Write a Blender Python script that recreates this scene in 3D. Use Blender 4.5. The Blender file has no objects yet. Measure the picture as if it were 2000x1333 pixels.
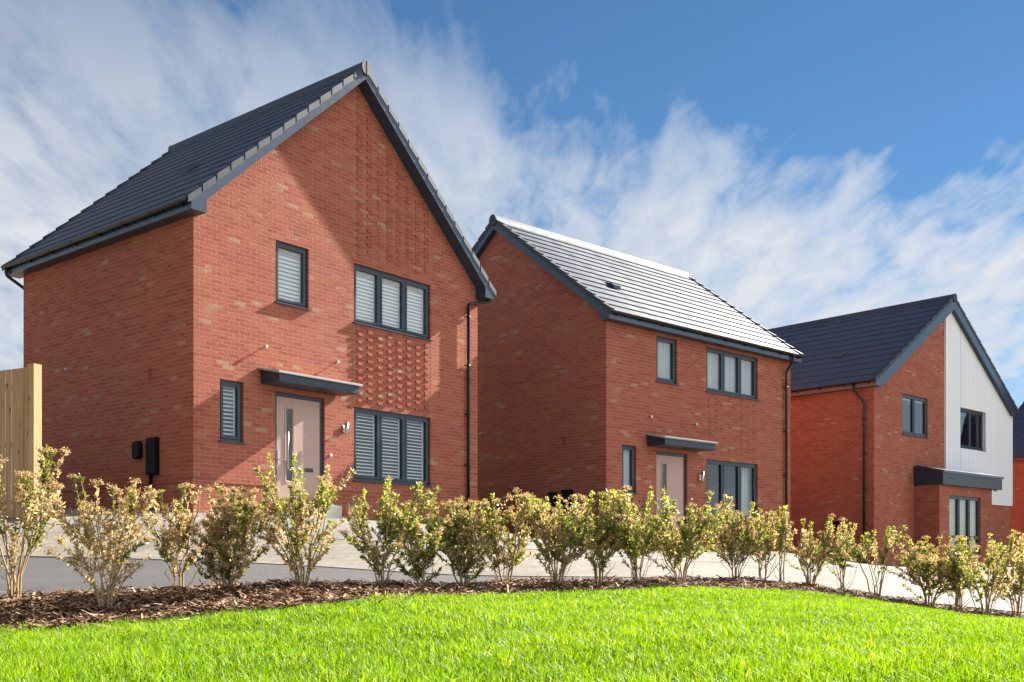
import bpy, math, random
import numpy as np
from mathutils import Vector

# ------------------------------------------------------------------ basics
scene = bpy.context.scene
COL = scene.collection
rng = np.random.default_rng(11)
random.seed(5)

SUN_AZ = math.radians(44.3)      # horizontal angle of the sun from +X, towards +Y
SUN_EL = math.radians(32.0)


def tag(o, label=None, cat=None, group=None, kind=None):
    if label: o['label'] = label
    if cat: o['category'] = cat
    if group: o['group'] = group
    if kind: o['kind'] = kind
    return o


def empty(name, loc, rz=0.0):
    o = bpy.data.objects.new(name, None)
    o.empty_display_size = 0.3
    COL.objects.link(o)
    o.location = loc
    o.rotation_euler = (0, 0, rz)
    return o


class MB:
    """Collects simple solids and links them as one mesh object."""

    def __init__(self):
        self.v = []
        self.f = []
        self.uv = []          # one entry per face: list of (u, v) or None
        self.smooth = []

    def face(self, pts, uv=None, smooth=False):
        b = len(self.v)
        self.v.extend([tuple(p) for p in pts])
        self.f.append(tuple(range(b, b + len(pts))))
        self.uv.append(uv)
        self.smooth.append(smooth)
        return self

    def box(self, x0, x1, y0, y1, z0, z1):
        p = [(x0, y0, z0), (x1, y0, z0), (x1, y1, z0), (x0, y1, z0),
             (x0, y0, z1), (x1, y0, z1), (x1, y1, z1), (x0, y1, z1)]
        return self.hexa(p)

    def hexa(self, p):
        b = len(self.v)
        self.v.extend(p)
        for q in ((0, 3, 2, 1), (4, 5, 6, 7), (0, 1, 5, 4), (1, 2, 6, 5), (2, 3, 7, 6), (3, 0, 4, 7)):
            self.f.append(tuple(b + i for i in q))
            self.uv.append(None)
            self.smooth.append(False)
        return self

    def prism(self, poly, d):
        """poly: list of 3-D points, d: extrusion vector."""
        n = len(poly)
        b = len(self.v)
        self.v.extend([tuple(p) for p in poly])
        self.v.extend([(p[0] + d[0], p[1] + d[1], p[2] + d[2]) for p in poly])
        fs = [tuple(b + i for i in range(n)), tuple(b + n + i for i in reversed(range(n)))]
        for i in range(n):
            j = (i + 1) % n
            fs.append((b + i, b + n + i, b + n + j, b + j))
        for q in fs:
            self.f.append(q)
            self.uv.append(None)
            self.smooth.append(False)
        return self

    def tube(self, pts, r, n=8, caps=True):
        pts = [Vector(p) for p in pts]
        rs = r if isinstance(r, (list, tuple)) else [r] * len(pts)
        rings = []
        for i, p in enumerate(pts):
            if i == 0: t = pts[1] - pts[0]
            elif i == len(pts) - 1: t = pts[-1] - pts[-2]
            else: t = (pts[i] - pts[i - 1]).normalized() + (pts[i + 1] - pts[i]).normalized()
            t.normalize()
            a = Vector((0, 0, 1)) if abs(t.z) < 0.9 else Vector((1, 0, 0))
            u = t.cross(a).normalized()
            w = t.cross(u)
            b = len(self.v)
            for k in range(n):
                an = 2 * math.pi * k / n
                self.v.append(tuple(p + (u * math.cos(an) + w * math.sin(an)) * rs[i]))
            rings.append(b)
        for i in range(len(rings) - 1):
            for k in range(n):
                k2 = (k + 1) % n
                self.f.append((rings[i] + k, rings[i] + k2, rings[i + 1] + k2, rings[i + 1] + k))
                self.uv.append(None)
                self.smooth.append(True)
        if caps:
            self.f.append(tuple(rings[0] + k for k in reversed(range(n))))
            self.f.append(tuple(rings[-1] + k for k in range(n)))
            self.uv.extend([None, None])
            self.smooth.extend([False, False])
        return self

    def build(self, name, m, parent=None, bevel=0.0):
        me = bpy.data.meshes.new(name)
        me.from_pydata(self.v, [], self.f)
        uvl = me.uv_layers.new(name='UVMap')
        vv = self.v
        data = []
        for fi, f in enumerate(self.f):
            if self.uv[fi] is not None:
                for q in self.uv[fi]: data.extend(q)
                continue
            p0, p1, p2 = Vector(vv[f[0]]), Vector(vv[f[1]]), Vector(vv[f[2]])
            nrm = (p1 - p0).cross(p2 - p0)
            if nrm.length < 1e-12 and len(f) > 3:
                nrm = (p2 - p0).cross(Vector(vv[f[3]]) - p0)
            if nrm.length > 1e-12: nrm.normalize()
            ax, ay, az = abs(nrm.x), abs(nrm.y), abs(nrm.z)
            for i in f:
                x, y, z = vv[i]
                if az > 0.97: data.extend((x, y))
                elif az > 0.25:
                    s = max(0.2, math.sqrt(1 - az * az))
                    data.extend((y if ax > ay else x, z / s))
                elif ax > ay: data.extend((y, z))
                else: data.extend((x, z))
        uvl.data.foreach_set('uv', data)
        me.polygons.foreach_set('use_smooth', self.smooth)
        me.materials.append(m)
        me.update()
        o = bpy.data.objects.new(name, me)
        COL.objects.link(o)
        if parent is not None: o.parent = parent
        if bevel:
            b = o.modifiers.new('bevel', 'BEVEL')
            b.width = bevel
            b.segments = 2
            b.limit_method = 'ANGLE'
        return o


# ------------------------------------------------------------------ materials
class NT:
    def __init__(self, name):
        self.m = bpy.data.materials.new(name)
        self.m.use_nodes = True
        self.t = self.m.node_tree
        self.t.nodes.clear()
        self.out = self.n('ShaderNodeOutputMaterial')

    def n(self, typ, **kw):
        nd = self.t.nodes.new(typ)
        for k, v in kw.items():
            if k.startswith('i_'):
                key = k[2:].replace('_', ' ')
                nd.inputs[key].default_value = v
            else:
                setattr(nd, k, v)
        return nd

    def l(self, a, b): self.t.links.new(a, b)

    def math(self, op, a, b=None, clamp=False):
        nd = self.n('ShaderNodeMath', operation=op, use_clamp=clamp)
        for i, x in enumerate((a, b)):
            if x is None: continue
            if isinstance(x, (int, float)): nd.inputs[i].default_value = x
            else: self.l(x, nd.inputs[i])
        return nd.outputs[0]

    def ramp(self, fac, stops, interp='LINEAR'):
        nd = self.n('ShaderNodeValToRGB')
        nd.color_ramp.interpolation = interp
        e = nd.color_ramp.elements
        while len(e) < len(stops): e.new(0.5)
        for i, (p, c) in enumerate(stops):
            e[i].position = p
            e[i].color = c if len(c) == 4 else (*c, 1)
        self.l(fac, nd.inputs[0])
        return nd.outputs[0]

    def mix(self, fac, a, b, blend='MIX'):
        nd = self.n('ShaderNodeMix', data_type='RGBA', blend_type=blend)
        for s, x in ((0, fac), (6, a), (7, b)):
            if isinstance(x, (int, float)): nd.inputs[s].default_value = x
            elif isinstance(x, tuple): nd.inputs[s].default_value = x if len(x) == 4 else (*x, 1)
            else: self.l(x, nd.inputs[s])
        return nd.outputs[2]

    def noise(self, vec, scale, detail=3.0, rough=0.55, out=0):
        nd = self.n('ShaderNodeTexNoise')
        nd.inputs['Scale'].default_value = scale
        nd.inputs['Detail'].default_value = detail
        nd.inputs['Roughness'].default_value = rough
        if vec is not None: self.l(vec, nd.inputs['Vector'])
        return nd.outputs[out]

    def coord(self, which='Object'):
        return self.n('ShaderNodeTexCoord').outputs[which]

    def mapping(self, vec, scale=(1, 1, 1), loc=(0, 0, 0)):
        nd = self.n('ShaderNodeMapping')
        nd.inputs['Scale'].default_value = scale
        nd.inputs['Location'].default_value = loc
        self.l(vec, nd.inputs['Vector'])
        return nd.outputs[0]

    def bsdf(self, color, rough=0.5, spec=0.5, normal=None, **kw):
        b = self.n('ShaderNodeBsdfPrincipled')
        for key, x in (('Base Color', color), ('Roughness', rough), ('Specular IOR Level', spec)):
            if isinstance(x, (int, float)): b.inputs[key].default_value = x
            elif isinstance(x, tuple): b.inputs[key].default_value = (*x, 1) if len(x) == 3 else x
            else: self.l(x, b.inputs[key])
        for k, v in kw.items(): b.inputs[k.replace('_', ' ')].default_value = v
        if normal is not None: self.l(normal, b.inputs['Normal'])
        return b

    def bump(self, height, dist=0.01, strength=1.0, normal=None):
        nd = self.n('ShaderNodeBump')
        nd.inputs['Distance'].default_value = dist
        nd.inputs['Strength'].default_value = strength
        self.l(height, nd.inputs['Height'])
        if normal is not None: self.l(normal, nd.inputs['Normal'])
        return nd.outputs[0]

    def done(self, sh):
        self.l(sh if not hasattr(sh, 'outputs') else sh.outputs[0], self.out.inputs['Surface'])
        return self.m


BRICK_L, BRICK_H = 0.252, 0.0775


def mat_brick():
    t = NT('red_brickwork')
    uv = t.coord('UV')
    bk = t.n('ShaderNodeTexBrick', offset=0.5, offset_frequency=2)
    bk.inputs['Color1'].default_value = (0, 0, 0, 1)
    bk.inputs['Color2'].default_value = (1, 1, 1, 1)
    bk.inputs['Mortar'].default_value = (0.5, 0.5, 0.5, 1)
    bk.inputs['Scale'].default_value = 1.0
    bk.inputs['Mortar Size'].default_value = 0.0065
    bk.inputs['Mortar Smooth'].default_value = 0.25
    bk.inputs['Bias'].default_value = 0.0
    bk.inputs['Brick Width'].default_value = BRICK_L
    bk.inputs['Row Height'].default_value = BRICK_H
    wob = t.noise(uv, 9.0, 2.0, out=1)
    vm = t.n('ShaderNodeVectorMath', operation='MULTIPLY_ADD')
    t.l(wob, vm.inputs[0])
    vm.inputs[1].default_value = (0.006, 0.006, 0)
    t.l(uv, vm.inputs[2])
    t.l(vm.outputs[0], bk.inputs['Vector'])
    patch = t.noise(t.mapping(uv, (1.0, 2.2, 1)), 1.1, 3.0)
    rnd = t.math('ADD', bk.outputs['Color'], t.math('MULTIPLY', t.math('SUBTRACT', patch, 0.53), 0.9))
    col = t.ramp(rnd, [(0.0, (0.305, 0.078, 0.049)), (0.25, (0.338, 0.092, 0.058)), (0.5, (0.365, 0.104, 0.066)),
                       (0.8, (0.385, 0.114, 0.066)), (0.95, (0.375, 0.135, 0.082)), (0.985, (0.36, 0.175, 0.112)),
                       (1.0, (0.39, 0.22, 0.14))])
    fine = t.noise(uv, 46.0, 4.0, 0.65)
    col = t.mix(0.55, col, t.ramp(fine, [(0.25, (0.62, 0.60, 0.60)), (0.5, (1, 1, 1)), (0.8, (1.25, 1.2, 1.15))]), 'MULTIPLY')
    mort = t.mix(t.noise(uv, 30.0), (0.37, 0.185, 0.120), (0.50, 0.30, 0.21))
    col = t.mix(bk.outputs['Fac'], col, mort)
    big = t.noise(uv, 0.35, 3.0)
    col = t.mix(0.4, col, t.ramp(big, [(0.3, (0.80, 0.78, 0.80)), (0.7, (1.1, 1.1, 1.08))]), 'MULTIPLY')
    h = t.math('SUBTRACT', 1.0, bk.outputs['Fac'])
    h = t.math('MULTIPLY', h, 0.7)
    h = t.math('ADD', h, t.math('MULTIPLY', bk.outputs['Color'], 0.30))
    h = t.math('ADD', h, t.math('MULTIPLY', t.noise(uv, 26.0, 5.0, 0.6), 0.95))
    nrm = t.bump(h, 0.014, 1.0)
    return t.done(t.bsdf(col, 0.9, 0.2, nrm))


def mat_tile(name='concrete_roof_tile', c0=(0.040, 0.051, 0.078), c1=(0.078, 0.092, 0.124)):
    t = NT(name)
    uv = t.coord('UV')
    bk = t.n('ShaderNodeTexBrick', offset=0.5, offset_frequency=2)
    bk.inputs['Color1'].default_value = (0, 0, 0, 1)
    bk.inputs['Color2'].default_value = (1, 1, 1, 1)
    bk.inputs['Mortar'].default_value = (0.2, 0.2, 0.2, 1)
    bk.inputs['Scale'].default_value = 1
    bk.inputs['Mortar Size'].default_value = 0.005
    bk.inputs['Brick Width'].default_value = 0.33
    bk.inputs['Row Height'].default_value = 5.0
    t.l(uv, bk.inputs['Vector'])
    n1 = t.noise(uv, 3.0, 4.0)
    n2 = t.noise(uv, 60.0, 3.0)
    f = t.math('ADD', t.math('MULTIPLY', bk.outputs['Color'], 0.45), t.math('MULTIPLY', n1, 0.55))
    col = t.mix(f, c0, c1)
    col = t.mix(0.35, col, t.ramp(n2, [(0.3, (0.7, 0.7, 0.7)), (0.7, (1.2, 1.2, 1.2))]), 'MULTIPLY')
    col = t.mix(t.math('MULTIPLY', bk.outputs['Fac'], 0.75), col, (0.012, 0.012, 0.015))
    h = t.math('ADD', t.math('MULTIPLY', bk.outputs['Fac'], -0.6), t.math('MULTIPLY', n2, 0.25))
    rough = t.math('ADD', 0.43, t.math('ADD', t.math('MULTIPLY', n1, 0.12), t.math('MULTIPLY', bk.outputs['Color'], 0.14)))
    return t.done(t.bsdf(col, rough, 0.38, t.bump(h, 0.004, 0.5), Sheen_Weight=0.02, Sheen_Roughness=0.35))


def mat_plain(name, c, rough=0.4, spec=0.5, var=0.12, scale=6.0, bump=0.0, metallic=0.0, coat=0.0):
    t = NT(name)
    co = t.coord('Object')
    n = t.noise(co, scale, 4.0)
    a = tuple(x * (1 - var) for x in c)
    b = tuple(min(1, x * (1 + var)) for x in c)
    col = t.mix(n, a, b)
    r = t.math('ADD', rough - 0.06, t.math('MULTIPLY', t.noise(co, scale * 2.3, 3.0), 0.12))
    nr = t.bump(t.noise(co, 70.0, 3.0), bump, 1.0) if bump else None
    return t.done(t.bsdf(col, r, spec, nr, Metallic=metallic, Coat_Weight=coat))


def mat_glass():
    t = NT('window_glass')
    lw = t.n('ShaderNodeLayerWeight')
    lw.inputs['Blend'].default_value = 0.5
    fz = t.math('POWER', lw.outputs['Facing'], 4.0)
    tr = t.n('ShaderNodeBsdfTransparent')
    tr.inputs['Color'].default_value = (0.95, 0.975, 0.975, 1)
    gl = t.n('ShaderNodeBsdfGlossy')
    gl.inputs['Roughness'].default_value = 0.015
    co = t.coord('Object')
    t.l(t.bump(t.noise(co, 1.6, 1.0), 0.004, 0.5), gl.inputs['Normal'])
    mx = t.n('ShaderNodeMixShader')
    f = t.math('ADD', t.math('MULTIPLY', fz, 0.85), 0.05, True)
    t.l(f, mx.inputs[0])
    t.l(tr.outputs[0], mx.inputs[1])
    t.l(gl.outputs[0], mx.inputs[2])
    return t.done(mx)


def mat_cloth(name, c):
    t = NT(name)
    co = t.coord('Object')
    w = t.noise(t.mapping(co, (14, 14, 0.4)), 1.0, 2.0)
    col = t.mix(w, tuple(x * 0.8 for x in c), c)
    d = t.bsdf(col, 0.9, 0.1)
    tl = t.n('ShaderNodeBsdfTranslucent')
    t.l(col, tl.inputs['Color'])
    mx = t.n('ShaderNodeMixShader')
    mx.inputs[0].default_value = 0.3
    t.l(d.outputs[0], mx.inputs[1])
    t.l(tl.outputs[0], mx.inputs[2])
    return t.done(mx)


def mat_timber():
    t = NT('fresh_softwood')
    co = t.coord('Object')
    g = t.noise(t.mapping(co, (22, 22, 0.9)), 1.0, 5.0, 0.6)
    col = t.ramp(g, [(0.25, (0.34, 0.185, 0.085)), (0.5, (0.53, 0.31, 0.145)), (0.75, (0.63, 0.40, 0.205))])
    vo = t.n('ShaderNodeTexVoronoi')
    vo.inputs['Scale'].default_value = 1.0
    t.l(t.mapping(co, (6.5, 6.5, 2.6)), vo.inputs['Vector'])
    col = t.mix(t.ramp(vo.outputs['Distance'], [(0.07, (1, 1, 1)), (0.15, (0, 0, 0))]), col, (0.11, 0.05, 0.02))
    return t.done(t.bsdf(col, 0.75, 0.25, t.bump(g, 0.004, 0.6)))


def mat_clad():
    t = NT('white_weatherboard')
    co = t.coord('Object')
    n = t.noise(t.mapping(co, (5, 5, 0.3)), 1.2, 4.0)
    col = t.mix(n, (0.72, 0.74, 0.77), (0.80, 0.82, 0.84))
    streak = t.noise(t.mapping(co, (16, 16, 0.8)), 1.0, 3.0)
    col = t.mix(t.ramp(streak, [(0.66, (0, 0, 0)), (0.9, (0.35, 0.35, 0.35))]), col, (0.50, 0.52, 0.55))
    return t.done(t.bsdf(col, 0.55, 0.4, t.bump(streak, 0.003, 0.5)))


def mat_leaf(name, stops, trans=0.35, rough=0.42, spec=0.4, tcol=(1.0, 1.0, 0.6)):
    """Per-leaf random value in the colour attribute picks the leaf's own colour."""
    t = NT(name)
    at = t.n('ShaderNodeAttribute', attribute_name='tint')
    sp = t.n('ShaderNodeSeparateColor')
    t.l(at.outputs['Color'], sp.inputs[0])
    col = t.ramp(sp.outputs[0], stops)
    b = t.bsdf(col, rough, spec)
    tl = t.n('ShaderNodeBsdfTranslucent')
    t.l(t.mix(1.0, col, tcol, 'MULTIPLY'), tl.inputs['Color'])
    mx = t.n('ShaderNodeMixShader')
    mx.inputs[0].default_value = trans
    t.l(b.outputs[0], mx.inputs[1])
    t.l(tl.outputs[0], mx.inputs[2])
    return t.done(mx)


def mat_asphalt():
    t = NT('asphalt')
    co = t.coord('Object')
    n = t.noise(co, 1.1, 4.0)
    sp = t.noise(co, 160.0, 2.0)
    col = t.mix(n, (0.060, 0.058, 0.060), (0.085, 0.081, 0.081))
    col = t.mix(0.6, col, t.ramp(sp, [(0.3, (0.6, 0.6, 0.6)), (0.7, (1.45, 1.45, 1.45))]), 'MULTIPLY')
    dust = t.noise(t.mapping(co, (0.7, 2.0, 1)), 2.3, 5.0, 0.7)
    col = t.mix(t.ramp(dust, [(0.56, (0, 0, 0)), (0.78, (0.6, 0.6, 0.6))]), col, (0.17, 0.145, 0.11))
    return t.done(t.bsdf(col, 0.85, 0.3, t.bump(sp, 0.006, 0.7)))


def mat_paving(name, c0, c1, w=0.42, h=0.42, mortar=(0.22, 0.19, 0.15)):
    t = NT(name)
    co = t.coord('Object')
    rot = t.n('ShaderNodeMapping')
    rot.inputs['Rotation'].default_value = (0, 0, -0.82)
    t.l(co, rot.inputs['Vector'])
    bk = t.n('ShaderNodeTexBrick', offset=0.5)
    bk.inputs['Color1'].default_value = (*c0, 1)
    bk.inputs['Color2'].default_value = (*c1, 1)
    bk.inputs['Mortar'].default_value = (*mortar, 1)
    bk.inputs['Scale'].default_value = 1
    bk.inputs['Mortar Size'].default_value = 0.008
    bk.inputs['Brick Width'].default_value = w
    bk.inputs['Row Height'].default_value = h
    t.l(rot.outputs[0], bk.inputs['Vector'])
    n = t.noise(co, 0.9, 5.0, 0.6)
    col = t.mix(0.8, bk.outputs['Color'], t.ramp(n, [(0.3, (0.66, 0.64, 0.60)), (0.7, (1.15, 1.13, 1.1))]), 'MULTIPLY')
    st = t.noise(t.mapping(co, (1.4, 0.5, 1), (3, 1, 0)), 1.3, 6.0, 0.7)
    col = t.mix(t.ramp(st, [(0.55, (0, 0, 0)), (0.72, (0.55, 0.55, 0.55))]), col, (0.10, 0.085, 0.065))
    g = t.noise(co, 45.0, 3.0)
    col = t.mix(0.4, col, t.ramp(g, [(0.3, (0.8, 0.8, 0.8)), (0.7, (1.15, 1.15, 1.15))]), 'MULTIPLY')
    h_ = t.math('ADD', t.math('MULTIPLY', bk.outputs['Fac'], -0.8), t.math('MULTIPLY', g, 0.3))
    return t.done(t.bsdf(col, 0.85, 0.25, t.bump(h_, 0.006, 0.8)))


def mat_soil(name, a, b, scale=3.0):
    t = NT(name)
    co = t.coord('Object')
    n = t.noise(co, scale, 6.0, 0.65)
    col = t.mix(n, a, b)
    return t.done(t.bsdf(col, 0.95, 0.1, t.bump(t.noise(co, scale * 8, 4.0), 0.03, 0.8)))


MAT = dict(
    brick=mat_brick(),
    tile=mat_tile(),
    vergecap=mat_plain('grey_verge_plastic', (0.045, 0.054, 0.068), 0.55, 0.3, 0.15),
    anth=mat_plain('anthracite_upvc', (0.018, 0.028, 0.046), 0.32, 0.55, 0.10),
    barge=mat_plain('anthracite_board', (0.018, 0.037, 0.072), 0.24, 0.75, 0.10),
    soffit=mat_plain('soffit_board', (0.026, 0.044, 0.074), 0.4, 0.5, 0.08),
    black=mat_plain('black_plastic', (0.008, 0.008, 0.009), 0.28, 0.5, 0.1),
    boxblack=mat_plain('matt_black_box', (0.004, 0.0045, 0.005), 0.6, 0.12, 0.1),
    white=mat_plain('white_paint', (0.87, 0.87, 0.86), 0.45, 0.4, 0.04),
    cream=mat_plain('cream_blind', (0.44, 0.39, 0.27), 0.7, 0.2, 0.06),
    curtain=mat_cloth('white_net_curtain', (0.90, 0.91, 0.92)),
    plaster=mat_plain('plaster', (0.45, 0.44, 0.42), 0.9, 0.1, 0.05),
    glass=mat_glass(),
    door=mat_plain('pink_beige_door', (0.44, 0.30, 0.25), 0.42, 0.4, 0.05),
    steel=mat_plain('brushed_steel', (0.55, 0.55, 0.54), 0.3, 0.5, 0.08, metallic=1.0),
    lead=mat_plain('grey_flashing', (0.36, 0.36, 0.35), 0.55, 0.4, 0.15),
    grp=mat_plain('anthracite_canopy', (0.018, 0.028, 0.046), 0.38, 0.5, 0.10),
    mastic=mat_plain('mastic_joint', (0.36, 0.20, 0.14), 0.8, 0.2, 0.1),
    terra=mat_plain('terracotta', (0.22, 0.06, 0.035), 0.8, 0.2, 0.1),
    timber=mat_timber(),
    clad=mat_clad(),
    concrete=mat_plain('concrete', (0.34, 0.33, 0.30), 0.85, 0.2, 0.15, 8.0, 0.004),
    kerb=mat_plain('pale_kerb', (0.25, 0.235, 0.205), 0.85, 0.2, 0.15, 8.0, 0.004),
    asphalt=mat_asphalt(),
    paving=mat_paving('buff_block_paving', (0.180, 0.168, 0.148), (0.228, 0.214, 0.192), 0.22, 0.11, (0.15, 0.125, 0.095)),
    slabs=mat_paving('grey_slabs', (0.17, 0.165, 0.155), (0.20, 0.195, 0.185), 0.6, 0.6, (0.12, 0.115, 0.105)),
    ground=mat_soil('bare_ground', (0.16, 0.125, 0.085), (0.24, 0.20, 0.14), 1.3),
    turf=mat_soil('turf_soil', (0.035, 0.055, 0.012), (0.06, 0.09, 0.02), 5.0),
    mulchsoil=mat_soil('mulch_soil', (0.035, 0.022, 0.014), (0.075, 0.045, 0.028), 9.0),
    bark=mat_leaf('bark_chips', [(0.0, (0.050, 0.026, 0.015)), (0.35, (0.19, 0.108, 0.062)), (0.65, (0.37, 0.225, 0.135)),
                                 (0.88, (0.54, 0.38, 0.25)), (1.0, (0.74, 0.62, 0.47))], 0.0, 0.85, 0.2),
    grass=mat_leaf('lawn_grass', [(0.0, (0.070, 0.135, 0.002)), (0.4, (0.155, 0.300, 0.003)), (0.8, (0.255, 0.415, 0.006)),
                                  (0.95, (0.38, 0.48, 0.02)), (1.0, (0.55, 0.55, 0.20))], 0.5, 0.50, 0.28, (1.2, 1.15, 0.4)),
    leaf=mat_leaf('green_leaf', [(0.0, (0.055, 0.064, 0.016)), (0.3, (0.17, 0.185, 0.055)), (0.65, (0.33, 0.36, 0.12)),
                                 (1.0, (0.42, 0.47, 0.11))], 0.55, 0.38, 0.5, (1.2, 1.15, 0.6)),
    darkleaf=mat_leaf('dark_leaf', [(0.0, (0.015, 0.028, 0.012)), (1.0, (0.05, 0.085, 0.03))], 0.2, 0.4, 0.45, (1.0, 1.0, 0.5)),
    dry=mat_leaf('dry_leaf', [(0.0, (0.22, 0.165, 0.060)), (0.4, (0.56, 0.45, 0.27)), (0.8, (0.72, 0.60, 0.42)),
                              (1.0, (0.80, 0.73, 0.52))], 0.52, 0.55, 0.3, (1.1, 1.0, 0.65)),
    head=mat_leaf('dead_flower', [(0.0, (0.32, 0.19, 0.08)), (0.5, (0.60, 0.43, 0.23)), (1.0, (0.80, 0.64, 0.42))], 0.35, 0.7, 0.2, (1.0, 0.85, 0.6)),
    stem=mat_plain('woody_stem', (0.32, 0.235, 0.13), 0.75, 0.25, 0.3, 25.0),
)

# ------------------------------------------------------------------ terrain
_CP = np.array([
    # foreground lawn
    (-2.0, 4.0, -.50), (0, 4.0, -.50), (2.0, 4.0, -.50), (0, 0, -.58), (-6, 0, -.60), (6, 0, -.62), (0, -6, -.7), (-8, -6, -.7),
    (8, -6, -.75), (-5, 4, -.52), (5, 4.5, -.62), (9, 6, -.85), (-1.0, 5.6, -.47), (1.2, 6.5, -.44), (3.2, 8.0, -.53), (5.2, 9.0, -.70),
    # mulch, front edge then back edge
    (-3.3, 6.6, -.54), (-2.8, 7.0, -.50), (-1.44, 7.2, -.407), (-.64, 8.5, -.385), (0, 9.3, -.370), (.96, 9.6, -.350), (2.38, 10.8, -.380),
    (3.42, 11.6, -.45), (4.42, 11.8, -.61), (5.17, 11.5, -.736), (5.65, 11.3, -.81),
    (-4.0, 8.0, -.372), (-3.0, 8.6, -.335), (-1.76, 8.8, -.29), (-.72, 9.6, -.336), (.2, 10.5, -.33), (1.68, 11.2, -.325), (2.64, 12, -.336),
    (3.78, 12.8, -.45), (4.87, 13, -.60), (5.76, 12.8, -.74), (6.3, 12.6, -.806), (9, 12, -1.0), (-7, 7, -.5),
    # road and paving
    (-6.5, 13, -.02), (-4.55, 13, -.065), (-2.8, 12.8, -.147), (-.64, 12.8, -.275), (1.79, 12.8, -.31), (5.0, 17, -.50), (9, 20, -.62), (-10, 12, 0.0),
    (-7.3, 16, .52), (-5.5, 16.5, .48), (-2, 18, .30), (1.5, 20, .02), (5, 24, -.12), (9, 28, -.34),
    # round the houses
    (-5.75, 18.5, .74), (-.82, 24.6, .62), (-10.7, 22.5, .92), (-11, 18.5, .74), (2.2, 24.1, .06), (8.0, 29.4, .02), (-2, 29, .3), (11.2, 31.7, -.35),
    (19.6, 40.5, -.42), (6.6, 36, -.2), (-15, 30, .9), (0, 40, .3), (14, 50, -.4), (26, 53, -.7), (20, 30, -.7), (-18, 14, .3), (16, 14, -1.1), (-14, 2, -.5), (15, 2, -1.0)])


def _tps(r2):
    return np.where(r2 > 1e-9, 0.5 * r2 * np.log(np.maximum(r2, 1e-12)), 0.0)


_n = len(_CP)
_K = _tps(((_CP[:, None, :2] - _CP[None, :, :2]) ** 2).sum(-1)) + np.eye(_n) * 0.02
_Pm = np.c_[np.ones(_n), _CP[:, :2]]
_A = np.block([[_K, _Pm], [_Pm.T, np.zeros((3, 3))]])
_W = np.linalg.solve(_A, np.r_[_CP[:, 2], 0, 0, 0])


def ground_z(x, y):
    x = np.asarray(x, float)
    y = np.asarray(y, float)
    sh = x.shape
    q = np.stack([x.ravel(), y.ravel()], 1)
    out = np.empty(len(q))
    for s in range(0, len(q), 20000):
        k = q[s:s + 20000]
        out[s:s + 20000] = _tps(((k[:, None] - _CP[None, :, :2]) ** 2).sum(-1)) @ _W[:_n] + _W[_n] + k @ _W[_n + 1:]
    d = np.maximum(np.maximum(-20 - q[:, 0], q[:, 0] - 28), np.maximum(-8 - q[:, 1], q[:, 1] - 56))
    w = np.clip(1 - np.maximum(d, 0) / 18.0, 0, 1)
    w = w * w * (3 - 2 * w)
    return (np.clip(out, -2.5, 2.0) * w + (-0.7) * (1 - w)).reshape(sh)


def gz(x, y): return float(ground_z(np.array([x]), np.array([y]))[0])


def curve_x(pts, y_of):  # piecewise-linear helper
    return np.interp(y_of, [p[0] for p in pts], [p[1] for p in pts])


MULCH_F = [(-14, 5.2), (-6, 5.9), (-3.3, 6.6), (-2.8, 6.95), (-1.44, 7.2), (-.64, 8.25), (0, 9.0), (.96, 9.4), (2.38, 10.45), (3.42, 11.25), (4.42, 11.5), (5.17, 11.3), (6.2, 11.0), (14, 9.9)]
MULCH_B = [(-14, 6.6), (-6, 7.4), (-4.0, 8.0), (-3.0, 8.5), (-1.76, 8.7), (-.72, 9.6), (.2, 10.5), (1.68, 11.2), (2.64, 12.0), (3.78, 12.7), (4.87, 12.9), (5.76, 12.75), (6.3, 12.6), (14, 11.7)]
ROAD_B = [(-14, 12.6), (-6.5, 12.9), (-2.8, 12.8), (-.64, 12.7), (1.79, 12.75), (3.2, 13.1), (4.87, 13.5), (14, 14.5)]


def sheet(name, xs, lo, hi, off, m, ny=24, kind='structure', jag=0.0):
    """A sheet draped on the terrain between two lines y = lo(x) and y = hi(x)."""
    xs = np.asarray(xs, float)
    L = np.array([lo(x) for x in xs])
    H = np.array([hi(x) for x in xs])
    if jag:
        L = L + rng.normal(0, jag, len(xs))
        H = H + rng.normal(0, jag, len(xs))
    tt = np.linspace(0, 1, ny)
    X = np.repeat(xs[:, None], ny, 1)
    Y = L[:, None] * (1 - tt) + H[:, None] * tt
    Z = ground_z(X, Y) + off
    v = np.stack([X, Y, Z], -1).reshape(-1, 3)
    f = []
    for i in range(len(xs) - 1):
        for j in range(ny - 1):
            a = i * ny + j
            f.append((a, a + ny, a + ny + 1, a + 1))
    me = bpy.data.meshes.new(name)
    me.from_pydata([tuple(p) for p in v], [], f)
    me.polygons.foreach_set('use_smooth', [True] * len(f))
    me.materials.append(m)
    me.update()
    o = bpy.data.objects.new(name, me)
    COL.objects.link(o)
    tag(o, kind=kind)
    return o


def pl(pts): return lambda x: float(np.interp(x, [p[0] for p in pts], [p[1] for p in pts]))


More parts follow.
